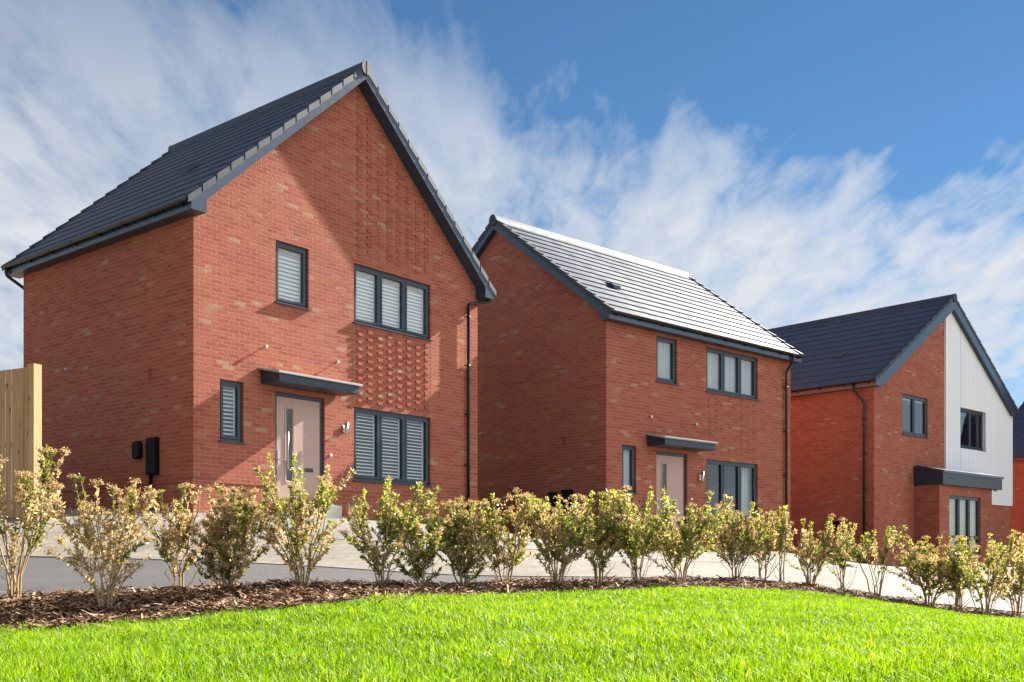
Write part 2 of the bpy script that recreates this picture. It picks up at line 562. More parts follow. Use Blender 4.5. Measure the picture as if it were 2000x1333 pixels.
# the ground as one sheet out to the horizon: fine near the houses, coarse far away
gx = np.r_[-900, -500, -250, -120, -70, -45, -32, np.arange(-24, 32.1, 0.5), 40, 55, 80, 130, 260, 500, 900]
gy = np.r_[-300, -120, -60, -30, -18, np.arange(-12, 60.1, 0.5), 68, 80, 100, 140, 220, 400, 700, 1200]
GX, GY = np.meshgrid(gx, gy, indexing='ij')
GZ = ground_z(GX, GY)
gv = np.stack([GX, GY, GZ], -1).reshape(-1, 3)
gf = []
ny = len(gy)
for i in range(len(gx) - 1):
    for j in range(ny - 1):
        a = i * ny + j
        gf.append((a, a + ny, a + ny + 1, a + 1))
me = bpy.data.meshes.new('ground')
me.from_pydata([tuple(p) for p in gv], [], gf)
me.polygons.foreach_set('use_smooth', [True] * len(gf))
me.materials.append(MAT['ground'])
go = bpy.data.objects.new('ground', me)
COL.objects.link(go)
tag(go, kind='structure')

XS = np.arange(-13.5, 13.51, 0.25)
KERB_X = np.arange(-13.5, 13.51, 0.25)
sheet('lawn', XS, lambda x: -8.0, pl(MULCH_F), 0.014, MAT['turf'], 60)
sheet('mulch_bed', XS, lambda x: pl(MULCH_F)(x) - .05, lambda x: pl(MULCH_B)(x) + .05, 0.022, MAT['mulchsoil'], 16, jag=0.03)
sheet('road', XS, pl(MULCH_B), pl(ROAD_B), 0.012, MAT['asphalt'], 24)
PAV_B = [(-14, 15.6), (-6.5, 15.6), (-4.5, 15.6), (-2.5, 16.6), (0, 18.2), (2.5, 20.0), (6, 23.5), (14, 31)]
FRONT = [(-14, 18.2), (-5.9, 18.2), (-.7, 24.2), (1.9, 23.8), (8.2, 29.0), (11, 31.2), (14, 34.5)]
sheet('pavement', XS, pl(ROAD_B), pl(PAV_B), 0.016, MAT['paving'], 30)
sheet('driveway', XS, pl(PAV_B), pl(FRONT), 0.010, MAT['slabs'], 30)


def kerb(name, pts, w, h, m, kind='structure'):
    mb = MB()
    xs = np.arange(-13.5, 13.5, 0.915)
    g = pl(pts)
    for a, b in zip(xs[:-1], xs[1:]):
        ya, yb = g(a), g(b)
        za, zb = gz(a, ya), gz(b, yb)
        e = 0.006
        a2, b2 = a + e, b - e
        p = [(a2, ya - w / 2, za - .1), (b2, yb - w / 2, zb - .1), (b2, yb + w / 2, zb - .1), (a2, ya + w / 2, za - .1),
             (a2, ya - w / 2, za + h), (b2, yb - w / 2, zb + h), (b2, yb + w / 2, zb + h), (a2, ya + w / 2, za + h)]
        mb.hexa(p)
    o = mb.build(name, m)
    return tag(o, kind=kind)


kerb('kerb', ROAD_B, 0.13, 0.022, MAT['kerb'])
kerb('path_edging', PAV_B, 0.12, 0.02, MAT['kerb'])


# ------------------------------------------------------------------ house parts
def clip_poly(poly, planes):
    """Sutherland-Hodgman; planes are (a, b, c): keep a*u + b*z <= c."""
    for a, b, c in planes:
        out = []
        for i in range(len(poly)):
            p, q = poly[i], poly[(i + 1) % len(poly)]
            dp, dq = a * p[0] + b * p[1] - c, a * q[0] + b * q[1] - c
            if dp <= 1e-9: out.append(p)
            if (dp < -1e-9 and dq > 1e-9) or (dp > 1e-9 and dq < -1e-9):
                t = dp / (dp - dq)
                out.append((p[0] + (q[0] - p[0]) * t, p[1] + (q[1] - p[1]) * t))
        poly = out
        if len(poly) < 3: return []
    return poly


def wall_face(mb, mp, inward, u0, u1, z0, z1, openings, planes=(), reveal=0.10, uoff=0.0):
    """A brick skin with real openings; mp(u, z) -> point, inward = unit vector into the house."""
    us = sorted({u0, u1, *[o[0] for o in openings], *[o[1] for o in openings]})
    zs = sorted({z0, z1, *[o[2] for o in openings], *[o[3] for o in openings]})
    for a, b in zip(us[:-1], us[1:]):
        for c, d in zip(zs[:-1], zs[1:]):
            mu, mz = (a + b) / 2, (c + d) / 2
            if any(o[0] < mu < o[1] and o[2] < mz < o[3] for o in openings): continue
            poly = clip_poly([(a, c), (b, c), (b, d), (a, d)], planes)
            if len(poly) >= 3:
                mb.face([mp(*q) for q in poly], [(q[0] + uoff, q[1]) for q in poly])
    iv = Vector(inward) * reveal
    for o in openings:
        cs = [(o[0], o[2]), (o[1], o[2]), (o[1], o[3]), (o[0], o[3])]
        for i in range(4):
            p, q = cs[i], cs[(i + 1) % 4]
            P, Q = Vector(mp(*p)), Vector(mp(*q))
            if i % 2 == 0: uv = [(p[0], p[1]), (q[0], q[1]), (q[0], q[1] + reveal), (p[0], p[1] + reveal)]
            else: uv = [(p[0], p[1]), (q[0], q[1]), (q[0] + reveal, q[1]), (p[0] + reveal, p[1])]
            mb.face([P, Q, Q + iv, P + iv], uv)


def ring(mb, x0, x1, z0, z1, w, y0, y1):
    mb.box(x0, x0 + w, y0, y1, z0, z1)
    mb.box(x1 - w, x1, y0, y1, z0, z1)
    mb.box(x0 + w, x1 - w, y0, y1, z0, z0 + w)
    mb.box(x0 + w, x1 - w, y0, y1, z1 - w, z1)


def louvres(x0, x1, z0, z1, y, pitch, tilt, depth=0.062):
    mb = MB()
    ring(mb, x0, x1, z0, z1, 0.035, y - 0.014, y + 0.014)
    n = int((z1 - z0 - 0.09) / pitch)
    for i in range(n):
        zc = z0 + 0.05 + (i + 0.5) * (z1 - z0 - 0.10) / n
        dy, dz = math.cos(tilt) * depth / 2, math.sin(tilt) * depth / 2
        th = 0.004
        # a flat slat tilted about its long axis
        a, b = x0 + 0.037, x1 - 0.037
        mb.hexa([(a, y - dy, zc - dz - th), (b, y - dy, zc - dz - th), (b, y + dy, zc + dz - th), (a, y + dy, zc + dz - th),
                 (a, y - dy, zc - dz + th), (b, y - dy, zc - dz + th), (b, y + dy, zc + dz + th), (a, y + dy, zc + dz + th)])
    return mb


def drape(x0, x1, z0, z1, y, waves=7, amp=0.03):
    mb = MB()
    n = 40
    ph = random.random() * 6
    P = []
    for i in range(n + 1):
        t = i / n
        P.append((x0 + (x1 - x0) * t, y + amp * math.sin(t * waves * 2 * math.pi + ph) + amp * .5 * math.sin(t * waves * 3.7 + ph)))
    for i in range(n):
        a, b = P[i], P[i + 1]
        mb.face([(a[0], a[1], z0), (b[0], b[1], z0), (b[0], b[1], z1), (a[0], a[1], z1)], smooth=True)
    return mb


def window(root, x0, x1, z0, z1, n, v=0.0, fill='shutter', recess=0.055, sill=True, pitch=0.062, tilt=0.45, midrail=None, name='window'):
    y0, y1 = v + recess, v + recess + 0.07
    mb = MB()
    ring(mb, x0 + .004, x1 - .004, z0 + .004, z1 - .004, 0.05, y0, y1)
    wi = (x1 - x0 - 0.10)
    mw = 0.045
    pw = (wi - mw * (n - 1)) / n
    panes = []
    for k in range(n):
        a = x0 + 0.05 + k * (pw + mw)
        b = a + pw
        if k < n - 1: mb.box(b, b + mw, y0 - .004, y1 - .004, z0 + .054, z1 - .054)
        zz = [z0 + 0.054, z1 - 0.054]
        if midrail: zz = [z0 + 0.054, midrail, z1 - 0.054]
        for c, d in zip(zz[:-1], zz[1:]):
            ring(mb, a + .001, b - .001, c + .001, d - .001, 0.052, y0 - 0.014, y1 - 0.012)
            panes.append((a + 0.05, b - 0.05, c + 0.05, d - 0.05, k))
    w = mb.build(name, MAT['anth'], root, 0.004)
    for (a, b, c, d, k) in panes:
        MB().box(a, b, y0 + 0.030, y0 + 0.036, c, d).build('pane', MAT['glass'], w)
    for (a, b, c, d, k) in panes:
        kind = fill[k] if isinstance(fill, (list, tuple)) else fill
        if kind == 'shutter':
            louvres(a - .03, b + .03, c - .03, d + .03, y1 + 0.045, pitch, tilt, .088 if tilt > .6 else .060).build('shutter', MAT['white'], w)
        elif kind == 'curtain':
            drape(a - .06, b + .06, c - .04, d + .04, y1 + 0.06).build('curtain', MAT['curtain'], w)
        elif kind == 'blind':
            MB().box(a - .04, b + .04, y1 + .03, y1 + .036, c - .03, d + .03).build('blind', MAT['cream'], w)
        elif kind == 'halfcurtain':
            drape(a + (b - a) * .12, b + .06, c - .04, d + .04, y1 + 0.16, 4, .04).build('curtain', MAT['curtain'], w)
    if sill:
        sm = MB()
        sm.hexa([(x0 - .03, v - .055, z0 - .028), (x1 + .03, v - .055, z0 - .028), (x1 + .03, v + recess, z0 - .024), (x0 - .03, v + recess, z0 - .024),
                 (x0 - .03, v - .055, z0 - .006), (x1 + .03, v - .055, z0 - .006), (x1 + .03, v + recess, z0 + .006), (x0 - .03, v + recess, z0 + .006)])
        sm.build('sill', MAT['anth'], w)
    return w


def front_door(root, x0, x1, z0, z1, v=0.0):
    fr = MB()
    y0, y1 = v + 0.05, v + 0.12
    fr.box(x0 + .004, x0 + .075, y0, y1, z0, z1 - .004)
    fr.box(x1 - .075, x1 - .004, y0, y1, z0, z1 - .004)
    fr.box(x0 + .075, x1 - .075, y0, y1, z1 - .078, z1 - .004)
    fr.box(x0 + .075, x1 - .075, y0 - .02, y1, z0, z0 + .05)
    fr.build('door_frame', MAT['anth'], root, 0.004)
    a, b, c, d = x0 + .08, x1 - .08, z0 + .055, z1 - .083
    g0, g1, h0, h1 = a + (b - a) * .22, a + (b - a) * .36, c + .35, d - .22
    mb = MB()
    ya, yb = y0 + .012, y0 + .06
    mb.box(a, g0, ya, yb, c, d)
    mb.box(g1, b, ya, yb, c, d)
    mb.box(g0, g1, ya, yb, c, h0)
    mb.box(g0, g1, ya, yb, h1, d)
    # raised moulding round the glazing
    ring(mb, g0 - .045, g1 + .045, h0 - .045, h1 + .045, 0.030, ya - .012, ya - .001)
    dr = mb.build('door', MAT['door'], root, 0.003)
    MB().box(g0, g1, ya + .02, ya + .026, h0, h1).build('door_glazing', MAT['glass'], dr)
    hb = MB()
    hx = g0 - .015
    hb.tube([(hx, ya - .07, z0 + .62), (hx, ya - .07, z0 + 1.42)], .016, 10)
    hb.tube([(hx, ya - .07, z0 + .72), (hx, ya + .01, z0 + .72)], .010, 8)
    hb.tube([(hx, ya - .07, z0 + 1.32), (hx, ya + .01, z0 + 1.32)], .010, 8)
    hb.build('handle', MAT['steel'], dr)
    lk = MB()
    lk.box(a + .02, a + .055, ya - .012, ya, z0 + .72, z0 + .98)
    lk.tube([(a + .037, ya - .05, z0 + .80), (a + .16, ya - .05, z0 + .80)], .010, 8)
    lk.tube([(a + .037, ya - .05, z0 + .80), (a + .037, ya, z0 + .80)], .010, 8)
    lk.build('lever_handle', MAT['steel'], dr)
    lb = MB()
    cx = g1 + (b - g1) * .5
    lb.box(cx - .17, cx + .17, ya - .014, ya - .001, z0 + .60, z0 + .68)
    lb.build('letterbox', MAT['anth'], dr, .004)
    MB().tube([(cx, ya - .008, z0 + 1.32), (cx, ya + .002, z0 + 1.32)], .014, 12).build('spyhole', MAT['steel'], dr)


def canopy(root, x0, x1, z, proj, v=0.0, th=0.17):
    mb = MB()
    mb.prism([(x0 + .05, v, z - .03), (x0 + .05, v - proj + .05, z - .15), (x0 + .05, v - proj + .05, z - .15 - th), (x0 + .05, v - .02, z - .15 - th)][::-1], (x1 - x0 - .1, 0, 0))
    c = mb.build('canopy', MAT['grp'], root, 0.006)
    tp = MB()
    tp.prism([(x0, v - .002, z), (x0, v - proj, z - .125), (x0, v - proj, z - .165), (x0, v - proj + .04, z - .165), (x0, v - .002, z - .04)], (x1 - x0, 0, 0))
    tp.build('flashing', MAT['lead'], c, 0.003)
    return c


def wall_light(root, x, z, v=0.0):
    b = MB()
    b.box(x - .035, x + .035, v - .03, v - .001, z - .07, z + .07)
    b.box(x - .012, x + .012, v - .075, v - .03, z - .012, z + .012)
    w = b.build('wall_light', MAT['steel'], root)
    MB().tube([(x, v - .105, z - .13), (x, v - .105, z + .13)], .042, 16).build('lamp_tube', MAT['steel'], w)


def downpipe(root, path, clips, inward):
    mb = MB()
    pts = []
    for i, p in enumerate(path):
        p = Vector(p)
        if 0 < i < len(path) - 1:
            a = (Vector(path[i - 1]) - p)
            b = (Vector(path[i + 1]) - p)
            d = min(.06, a.length / 3, b.length / 3)
            pts += [p + a.normalized() * d, p + (a.normalized() + b.normalized()) * d * .28, p + b.normalized() * d]
        else: pts.append(p)
    mb.tube(pts, .036, 12)
    o = mb.build('downpipe', MAT['black'], root)
    iv = Vector(inward)
    for z in clips:
        x, y = path[-1][0], path[-1][1]
        c = MB()
        c.tube([(x, y, z - .02), (x, y, z + .02)], .046, 12)
        sd = iv.cross(Vector((0, 0, 1)))
        q = Vector((x, y, z)) + iv * .045
        e = sd * .085
        c.tube([q - e, q + e], .016, 6)
        c.build('pipe_clip', MAT['black'], o)
    return o


def roof(root, axis, r0, r1, s0, s1, He, Ha, ov=0.22, oe=0.25, n=13, eaves_sides=(0, 1), soffit_mat=None, fascia_mat=None, vent=None, bh_=0.25):
    """Pitched roof. axis 'y': ridge runs along local y (gable to the front); axis 'x': along local x."""
    if axis == 'y': mp = lambda r, s, z: (s, r, z)
    else: mp = lambda r, s, z: (r, s, z)
    fm = fascia_mat or MAT['barge']
    sm_ = soffit_mat or MAT['soffit']
    sm = (s0 + s1) / 2
    bh = bh_
    zA = Ha + bh                                  # roof line at the apex
    tp = (zA - He - 0.20) / (sm - s0 + oe)
    zt = lambda d: He + 0.20 + (d + oe) * tp      # d = distance inwards from the wall line
    cp = 1 / math.sqrt(1 + tp * tp)
    ra, rb = r0 - ov, r1 + ov
    half = sm - s0
    for side in (0, 1):
        S = (lambda d: s0 + d) if side == 0 else (lambda d: s1 - d)
        dE = -oe - 0.05
        L = half - dE
        mb = MB()
        for i in range(n):
            d0 = dE + L * i / n
            d1 = dE + L * (i + 1) / n + 0.03
            d1 = min(d1, half)
            za, zb = zt(d0) + 0.038, zt(d1) + 0.004
            if i == n - 1: zb = zt(half) + 0.01
            u0_, u1_ = (d0 - dE) / cp, (d1 - dE) / cp
            q = [mp(ra + .015, S(d0), za), mp(rb - .015, S(d0), za), mp(rb - .015, S(d1), zb), mp(ra + .015, S(d1), zb)]
            sh = (i % 2) * 0.165
            mb.face(q, [(ra + sh, u0_), (rb + sh, u0_), (rb + sh, u1_), (ra + sh, u1_)])
            lo = zt(d0) - 0.006
            mb.face([mp(ra + .015, S(d0), za), mp(ra + .015, S(d0 + .004), za - .018), mp(rb - .015, S(d0 + .004), za - .018), mp(rb - .015, S(d0), za)])
            mb.face([mp(ra + .015, S(d0 + .004), za - .018), mp(ra + .015, S(d0 + .05), zt(d0 + .05) - .012), mp(rb - .015, S(d0 + .05), zt(d0 + .05) - .012), mp(rb - .015, S(d0 + .004), za - .018)])
            for rr in (ra + .015, rb - .015):
                mb.face([mp(rr, S(d0), za), mp(rr, S(d1), zb), mp(rr, S(d1), zt(d1) - .006), mp(rr, S(d0), lo)])
        mb.face([mp(ra + .015, S(dE), zt(dE) - .006), mp(rb - .015, S(dE), zt(dE) - .006), mp(rb - .015, S(half), zt(half) - .006), mp(ra + .015, S(half), zt(half) - .006)])
        sl = mb.build('roof_slope', MAT['tile'], root)
        if vent is not None and vent[0] == side:
            _, vr, vd = vent
            vb = MB()
            w = .13
            z0, z1 = zt(vd) + .03, zt(vd + .28) + .03
            vb.prism([mp(vr - w, S(vd - .02), z0 + .0), mp(vr - w, S(vd - .02), z0 + .10), mp(vr - w, S(vd + .06), z0 + .15), mp(vr - w, S(vd + .30), z1 + .02)], (2 * w, 0, 0) if axis == 'x' else (0, 2 * w, 0))
            vb.build('roof_vent', MAT['tile'], sl)
        # verge caps, one clipped over each course, both gable ends
        for re, sg in ((ra, 1), (rb, -1)):
            vc = MB()
            for i in range(n):
                d0 = dE + L * i / n - .02
                d1 = dE + L * (i + 1) / n
                d1 = min(d1 - .055, half - .02)
                for (lo, hi, w0, w1) in ((0.028, 0.058, -.012, .115), (-.075, 0.028, -.012, .012)):
                    za0, za1 = zt(d0) + 0.026, zt(d1) - .006
                    a, b = re + sg * w0, re + sg * w1
                    pts = []
                    for h0 in (lo, hi):
                        pts += [mp(a, S(d0), za0 + h0), mp(b, S(d0), za0 + h0), mp(b, S(d1), za1 + h0), mp(a, S(d1), za1 + h0)]
                    vc.hexa(pts)
            vc.build('verge_caps', MAT['vergecap'], sl)
        # barge boards with the boxed foot, and the soffit behind them
        for re, sg in ((ra, 1), (rb, -1)):
            zb_ = lambda d: zt(d) - bh
            k = 0.07
            poly = [(-oe, He), (k, He), (k, zb_(k)), (half, zb_(half)), (half, zt(half) - .008), (-oe, zt(-oe) - .008)]
            bb = MB()
            bb.prism([mp(re, S(d), z) for d, z in poly], mp(sg * .022, 0, 0))
            bo = bb.build('barge_board', MAT['barge'], root)
            wl = (r0 if re == ra else r1)
            sf = MB()
            a, b = re + sg * .023, wl - sg * 0.0
            sf.hexa([mp(a, S(k), zb_(k) + .012), mp(b, S(k), zb_(k) + .012), mp(b, S(half), zb_(half) + .012), mp(a, S(half), zb_(half) + .012),
                     mp(a, S(k), zb_(k) + .024), mp(b, S(k), zb_(k) + .024), mp(b, S(half), zb_(half) + .024), mp(a, S(half), zb_(half) + .024)])
            # boxed foot: inner cheek and bottom plate
            sf.hexa([mp(a, S(k - .012), He + .002), mp(b, S(k - .012), He + .002), mp(b, S(k - .002), He + .002), mp(a, S(k - .002), He + .002),
                     mp(a, S(k - .012), zb_(k) + .01), mp(b, S(k - .012), zb_(k) + .01), mp(b, S(k - .002), zb_(k) + .01), mp(a, S(k - .002), zb_(k) + .01)])
            sf.hexa([mp(a, S(-oe + .003), He + .002), mp(b, S(-oe + .003), He + .002), mp(b, S(k - .013), He + .002), mp(a, S(k - .013), He + .002),
                     mp(a, S(-oe + .003), He + .012), mp(b, S(-oe + .003), He + .012), mp(b, S(k - .013), He + .012), mp(a, S(k - .013), He + .012)])
            sf.build('verge_soffit', sm_, bo)
        # fascia, eaves soffit and gutter
        fb = MB()
        da, db = -oe, -oe + .02
        pr = lambda x0, x1, y0, y1, z0, z1, m_: m_.hexa([mp(x0, S(y0), z0), mp(x1, S(y0), z0), mp(x1, S(y1), z0), mp(x0, S(y1), z0),
                                                        mp(x0, S(y0), z1), mp(x1, S(y0), z1), mp(x1, S(y1), z1), mp(x0, S(y1), z1)])
        pr(ra + .024, rb - .024, da, db, He - .004, He + .185, fb)
        fo = fb.build('fascia', fm, root)
        so = MB()
        pr(r0 + .001, r1 - .001, db + .001, -.001, He + .001, He + .012, so)
        so.build('eaves_soffit', sm_, root)
        gt = MB()
        gc, gzc, gr = -oe - .062, He + .175, .058
        seg = 8
        ga, gb = ra + .03, rb - .03
        prof = [(gc + gr * math.cos(math.pi + math.pi * j / seg), gzc + gr * math.sin(math.pi + math.pi * j / seg)) for j in range(seg + 1)]
        inner = [(gc + (gr - .007) * math.cos(math.pi + math.pi * j / seg), gzc + (gr - .007) * math.sin(math.pi + math.pi * j / seg)) for j in range(seg + 1)]
        for P in (prof, inner):
            for j in range(seg):
                p, q = P[j], P[j + 1]
                gt.face([mp(ga, S(p[0]), p[1]), mp(gb, S(p[0]), p[1]), mp(gb, S(q[0]), q[1]), mp(ga, S(q[0]), q[1])], smooth=True)
        for j in (0, seg):
            p, q = prof[j], inner[j]
            gt.face([mp(ga, S(p[0]), p[1]), mp(gb, S(p[0]), p[1]), mp(gb, S(q[0]), q[1]), mp(ga, S(q[0]), q[1])])
        for rr in (ga, gb): gt.face([mp(rr, S(p[0]), p[1]) for p in prof])
        g_ = gt.build('gutter', MAT['black'], root)
        m = max(3, int((gb - ga) / 0.8))
        for j in range(m):
            rr = ga + .2 + (gb - ga - .4) * j / (m - 1)
            br = MB()
            outer = [(gc + (gr + .008) * math.cos(math.pi + math.pi * t / 6), gzc + (gr + .008) * math.sin(math.pi + math.pi * t / 6)) for t in range(7)]
            poly = [mp(rr, S(p[0]), p[1]) for p in outer] + [mp(rr, S(-oe - .001), gzc - .07), mp(rr, S(-oe - .03), gzc - .085)]
            br.prism([mp(rr, S(p[0]), p[1]) for p in outer], mp(.035, 0, 0))
            br.prism([mp(rr, S(-oe - .002), gzc + .01), mp(rr, S(-oe - .002), gzc - .10), mp(rr, S(-oe - .03), gzc - .075)], mp(.035, 0, 0))
            br.build('gutter_bracket', MAT['black'], g_)
    # ridge tiles
    rt = MB()
    zr = zt(half)
    m = int((rb - ra) / .45)
    for j in range(m):
        a = ra - .005 + (rb - ra + .01) * j / m
        b = ra - .005 + (rb - ra + .01) * (j + 1) / m - .006
        lift = .0
        prof = [(-.155, zr - .155 * tp + .03), (-.12, zr - .045 + .06), (-.05, zr + .105), (.05, zr + .105), (.12, zr - .045 + .06), (.155, zr - .155 * tp + .03)]
        for k in range(5):
            p, q = prof[k], prof[k + 1]
            rt.face([mp(a, sm + p[0], p[1]), mp(b, sm + p[0], p[1]), mp(b, sm + q[0], q[1]), mp(a, sm + q[0], q[1])])
        rt.face([mp(a, sm + p[0], p[1]) for p in prof])
        rt.face([mp(b, sm + p[0], p[1]) for p in prof])
    rid = rt.build('ridge_tiles', MAT['tile'], root)
    for re, sg in ((ra, -1), (rb, 1)):
        ec = MB()
        c = []
        for k in range(18):
            an = 2 * math.pi * k / 18
            c.append(mp(re + sg * .006, sm + .135 * math.cos(an), zr - .025 + .15 * math.sin(an)))
        ec.prism(c, mp(sg * .03, 0, 0))
        eo = ec.build('ridge_end_cap', MAT['vergecap'], root)
        jb = MB()
        e = re + sg * .037
        jb.box(*sorted((mp(e, sm - .006, 0)[0], mp(e + sg * .003, sm + .006, 0)[0])), *sorted((mp(e, sm - .006, 0)[1], mp(e + sg * .003, sm + .006, 0)[1])), zr - .17, zr + .12)
        jb.build('cap_joint', MAT['black'], eo)
    return zt


def relief(mb, u0, u1, z0, z1, proj, limit=None):
    """Panel of alternate header bricks standing proud of the wall face."""
    nc = 8
    cw = (u1 - u0) / nc
    rows = int((z1 - z0) / (2 * BRICK_H))
    zb = math.ceil(z0 / BRICK_H) * BRICK_H
    for r in range(rows):
        for c in range(nc):
            z = zb + (2 * r + (c % 2)) * BRICK_H
            u = u0 + (c + .5) * cw
            if z + BRICK_H > z1: continue
            if limit and z + BRICK_H + .08 > limit(u + .08): continue
            p = proj + random.uniform(-.005, .005)
            mb.box(u - .062, u + .062, -p, .004, z + .006, z + BRICK_H - .006)


def joint(root, u, z0, z1):
    MB().box(u - .006, u + .006, -.003, .002, z0, z1).build('movement_joint', MAT['mastic'], root)


def side_boxes(root):
    """Charge point and meter box on the left-hand wall (x = 0 plane)."""
    c = MB()
    c.prism([(-.002, 1.58 + dy, .875 + dz) for dy, dz in [(.09, -.17), (.27, -.17), (.31, -.13), (.31, .13), (.27, .17), (.09, .17), (.05, .13), (.05, -.13)]], (-.10, 0, 0))
    c.build('charge_point', MAT['boxblack'], root, 0.03)
    m = MB()
    m.box(-.085, -.002, 1.08, 1.42, .38, 1.08)
    m.box(-.097, -.085, 1.095, 1.405, .40, 1.06)
    mo = m.build('meter_box', MAT['boxblack'], root, 0.012)
    MB().tube([(-.05, 1.30, .38), (-.05, 1.30, -.55)], .035, 10).build('duct', MAT['boxblack'], mo)
    MB().box(-.014, .004, 1.36, 1.44, 2.18, 2.40).build('air_vent', MAT['terra'], root)
    k = MB()
    k.tube([(-.06, 4.48, 2.73), (.0, 4.48, 2.73)], .03, 10)
    k.build('flue_cap', MAT['lead'], root)


W = 7.85
FRONT_OPEN = dict(small_up=(1.84, 2.66), big=(3.876, 6.211), small_lo=(.563, 1.088), door=(1.83, 3.08))


def brick_house_front(root, top, fills, upper_tilt=1.08):
    """Windows, door, canopy and wall fittings shared by the two houses of the same type."""
    window(root, 1.84, 2.66, 3.80, top, 1, fill=fills[0], tilt=upper_tilt, pitch=.075)
    window(root, 3.876, 6.211, 3.765, top, 3, fill=fills[1], tilt=upper_tilt, pitch=.075)
    window(root, 3.876, 6.211, .444, 1.988, 3, fill=fills[2], tilt=.45, pitch=.072)
    window(root, .563, 1.088, .99, 2.13, 1, fill=fills[3], tilt=.45, pitch=.072)
    front_door(root, 1.83, 3.08, -.06, 2.064)
    canopy(root, 1.43, 3.55, 2.47, .62)
    wall_light(root, 3.58, 1.49)
    MB().tube([(3.22, -.05, .92), (3.22, .0, .92)], .03, 12).build('door_bell', MAT['white'], root)
    for x, z in ((1.57, 2.88), (3.38, 2.85)):
        b = MB()
        b.tube([(x, -.075, z), (x, .01, z)], .012, 8)
        b.tube([(x, -.085, z), (x, -.062, z)], .032, 10)
        b.build('eye_bolt', MAT['steel'], root)
    st = MB()
    st.box(1.8, 3.1, -.5, -.01, -.6, -.14)
    st.build('door_step', MAT['concrete'], root, .01)


def openings_front(top):
    return [(1.84, 2.66, 3.80, top), (3.876, 6.211, 3.765, top), (3.876, 6.211, .444, 1.988), (.563, 1.088, .99, 2.13), (1.83, 3.08, -.06, 2.064)]


def shell(root, W_, D_, He, Ha, axis, front_open, zb=-1.0, extra=None):
    mb = MB()
    tpf = lambda half: (Ha - He + .03) / half
    if axis == 'y':
        h = W_ / 2
        t = (Ha + .03 - (He + .0)) / h
        t = (Ha + .25 - He - .2) / (h + .25)
        # keep the brick just under the roof line
        pls = [(-t, 1, He + .2 + .25 * t - .06), (t, 1, He + .2 + (.25 + W_) * t - .06)]
        top = Ha + .2
        wall_face(mb, lambda u, z: (u, 0, z), (0, 1, 0), 0, W_, zb, top, front_open, pls)
        wall_face(mb, lambda u, z: (W_ - u, D_, z), (0, -1, 0), 0, W_, zb, top, [], pls, uoff=.1)
        wall_face(mb, lambda u, z: (0, D_ - u, z), (1, 0, 0), 0, D_, zb, He + .18, [], uoff=-D_)
        wall_face(mb, lambda u, z: (W_, u, z), (-1, 0, 0), 0, D_, zb, He + .18, [])
    else:
        h = D_ / 2
        t = (Ha + .25 - He - .2) / (h + .25)
        pls = [(-t, 1, He + .2 + .25 * t - .06), (t, 1, He + .2 + (.25 + D_) * t - .06)]
        top = Ha + .2
        wall_face(mb, lambda u, z: (u, 0, z), (0, 1, 0), 0, W_, zb, He + .18, front_open)
        wall_face(mb, lambda u, z: (W_ - u, D_, z), (0, -1, 0), 0, W_, zb, He + .18, [])
        wall_face(mb, lambda u, z: (0, D_ - u, z), (1, 0, 0), 0, D_, zb, top, [], pls, uoff=-D_)
        wall_face(mb, lambda u, z: (W_, u, z), (-1, 0, 0), 0, D_, zb, top, [], pls)
    if extra: extra(mb)
    w = mb.build('wall', MAT['brick'], root)
    fl = MB()
    e = .12
    for z in (-.1, 2.55, He - .02):
        fl.box(e, W_ - e, e, D_ - e, z - .15, z)
    fl.box(e, W_ - e, D_ * .55, D_ * .55 + .1, -.099, He - .171)
    fl.build('floor_slab', MAT['plaster'], root)
    # projecting plinth course
    pb = MB()
    return w


def plinth(root, W_, D_, openings):
    """The brick course that stands 20 mm proud at damp-proof level, front and left."""
    mb = MB()
    z0, z1 = .205, .205 + BRICK_H
    cuts = sorted([(a, b) for a, b, c, d in openings if c < z1 and d > z0])
    x = -.018
    for a, b in cuts + [(W_ + .018, W_ + .018)]:
        if a > x: mb.box(x, a, -.018, .002, z0, z1)
        x = b
    mb.box(-.018, .002, .0021, D_, z0, z1)
    mb.build('plinth_course', MAT['brick'], root)


# ------------------------------------------------------------------ house 1 (left, gable to the front)
HE = 5.0
A1, A2, A3 = 0.8933, 0.7425, 0.735
h1 = empty('brick_house', (-5.7474, 18.481, 1.1057), A1)
tag(h1, 'red brick house nearest the camera, with tall front gable, raised brick pattern and white shutters', 'house', 'red brick houses in a row')
D1, HA1 = 6.384, 8.79
t1 = (HA1 + .25 - HE - .2) / (W / 2 + .25)
lim1 = lambda u: HE + .2 + (.25 + min(u, W - u)) * t1 - .27


def pattern1(mb):
    relief(mb, 3.876, 6.211, 2.06, 3.66, .034)
    relief(mb, 3.876, 6.211, 5.12, 8.6, .020, lim1)


shell(h1, W, D1, HE, HA1, 'y', openings_front(5.01), extra=pattern1)
plinth(h1, W, D1, openings_front(5.0))
roof(h1, 'y', 0, D1, 0, W, HE, HA1, ov=.31, n=14, vent=(0, 2.25, 1.30))
brick_house_front(h1, 5.01, ('shutter', 'shutter', 'shutter', 'shutter'))
for u in (3.868, 6.219):
    joint(h1, u, 5.08, lim1(u) - .02)
    joint(h1, u, 2.03, 3.72)
side_boxes(h1)
downpipe(h1, [(W + .30, -.16, 5.15), (W + .30, -.16, 4.99), (7.43, -.075, 4.80), (7.43, -.075, -.55)], (4.5, 3.35, 2.2, 1.0), (0, 1, 0))
downpipe(h1, [(-.30, D1 + .17, 5.15), (-.30, D1 + .17, 4.98), (.10, D1 + .08, 4.72), (.10, D1 + .08, -.55)], (3.8, 2.0), (0, -1, 0))

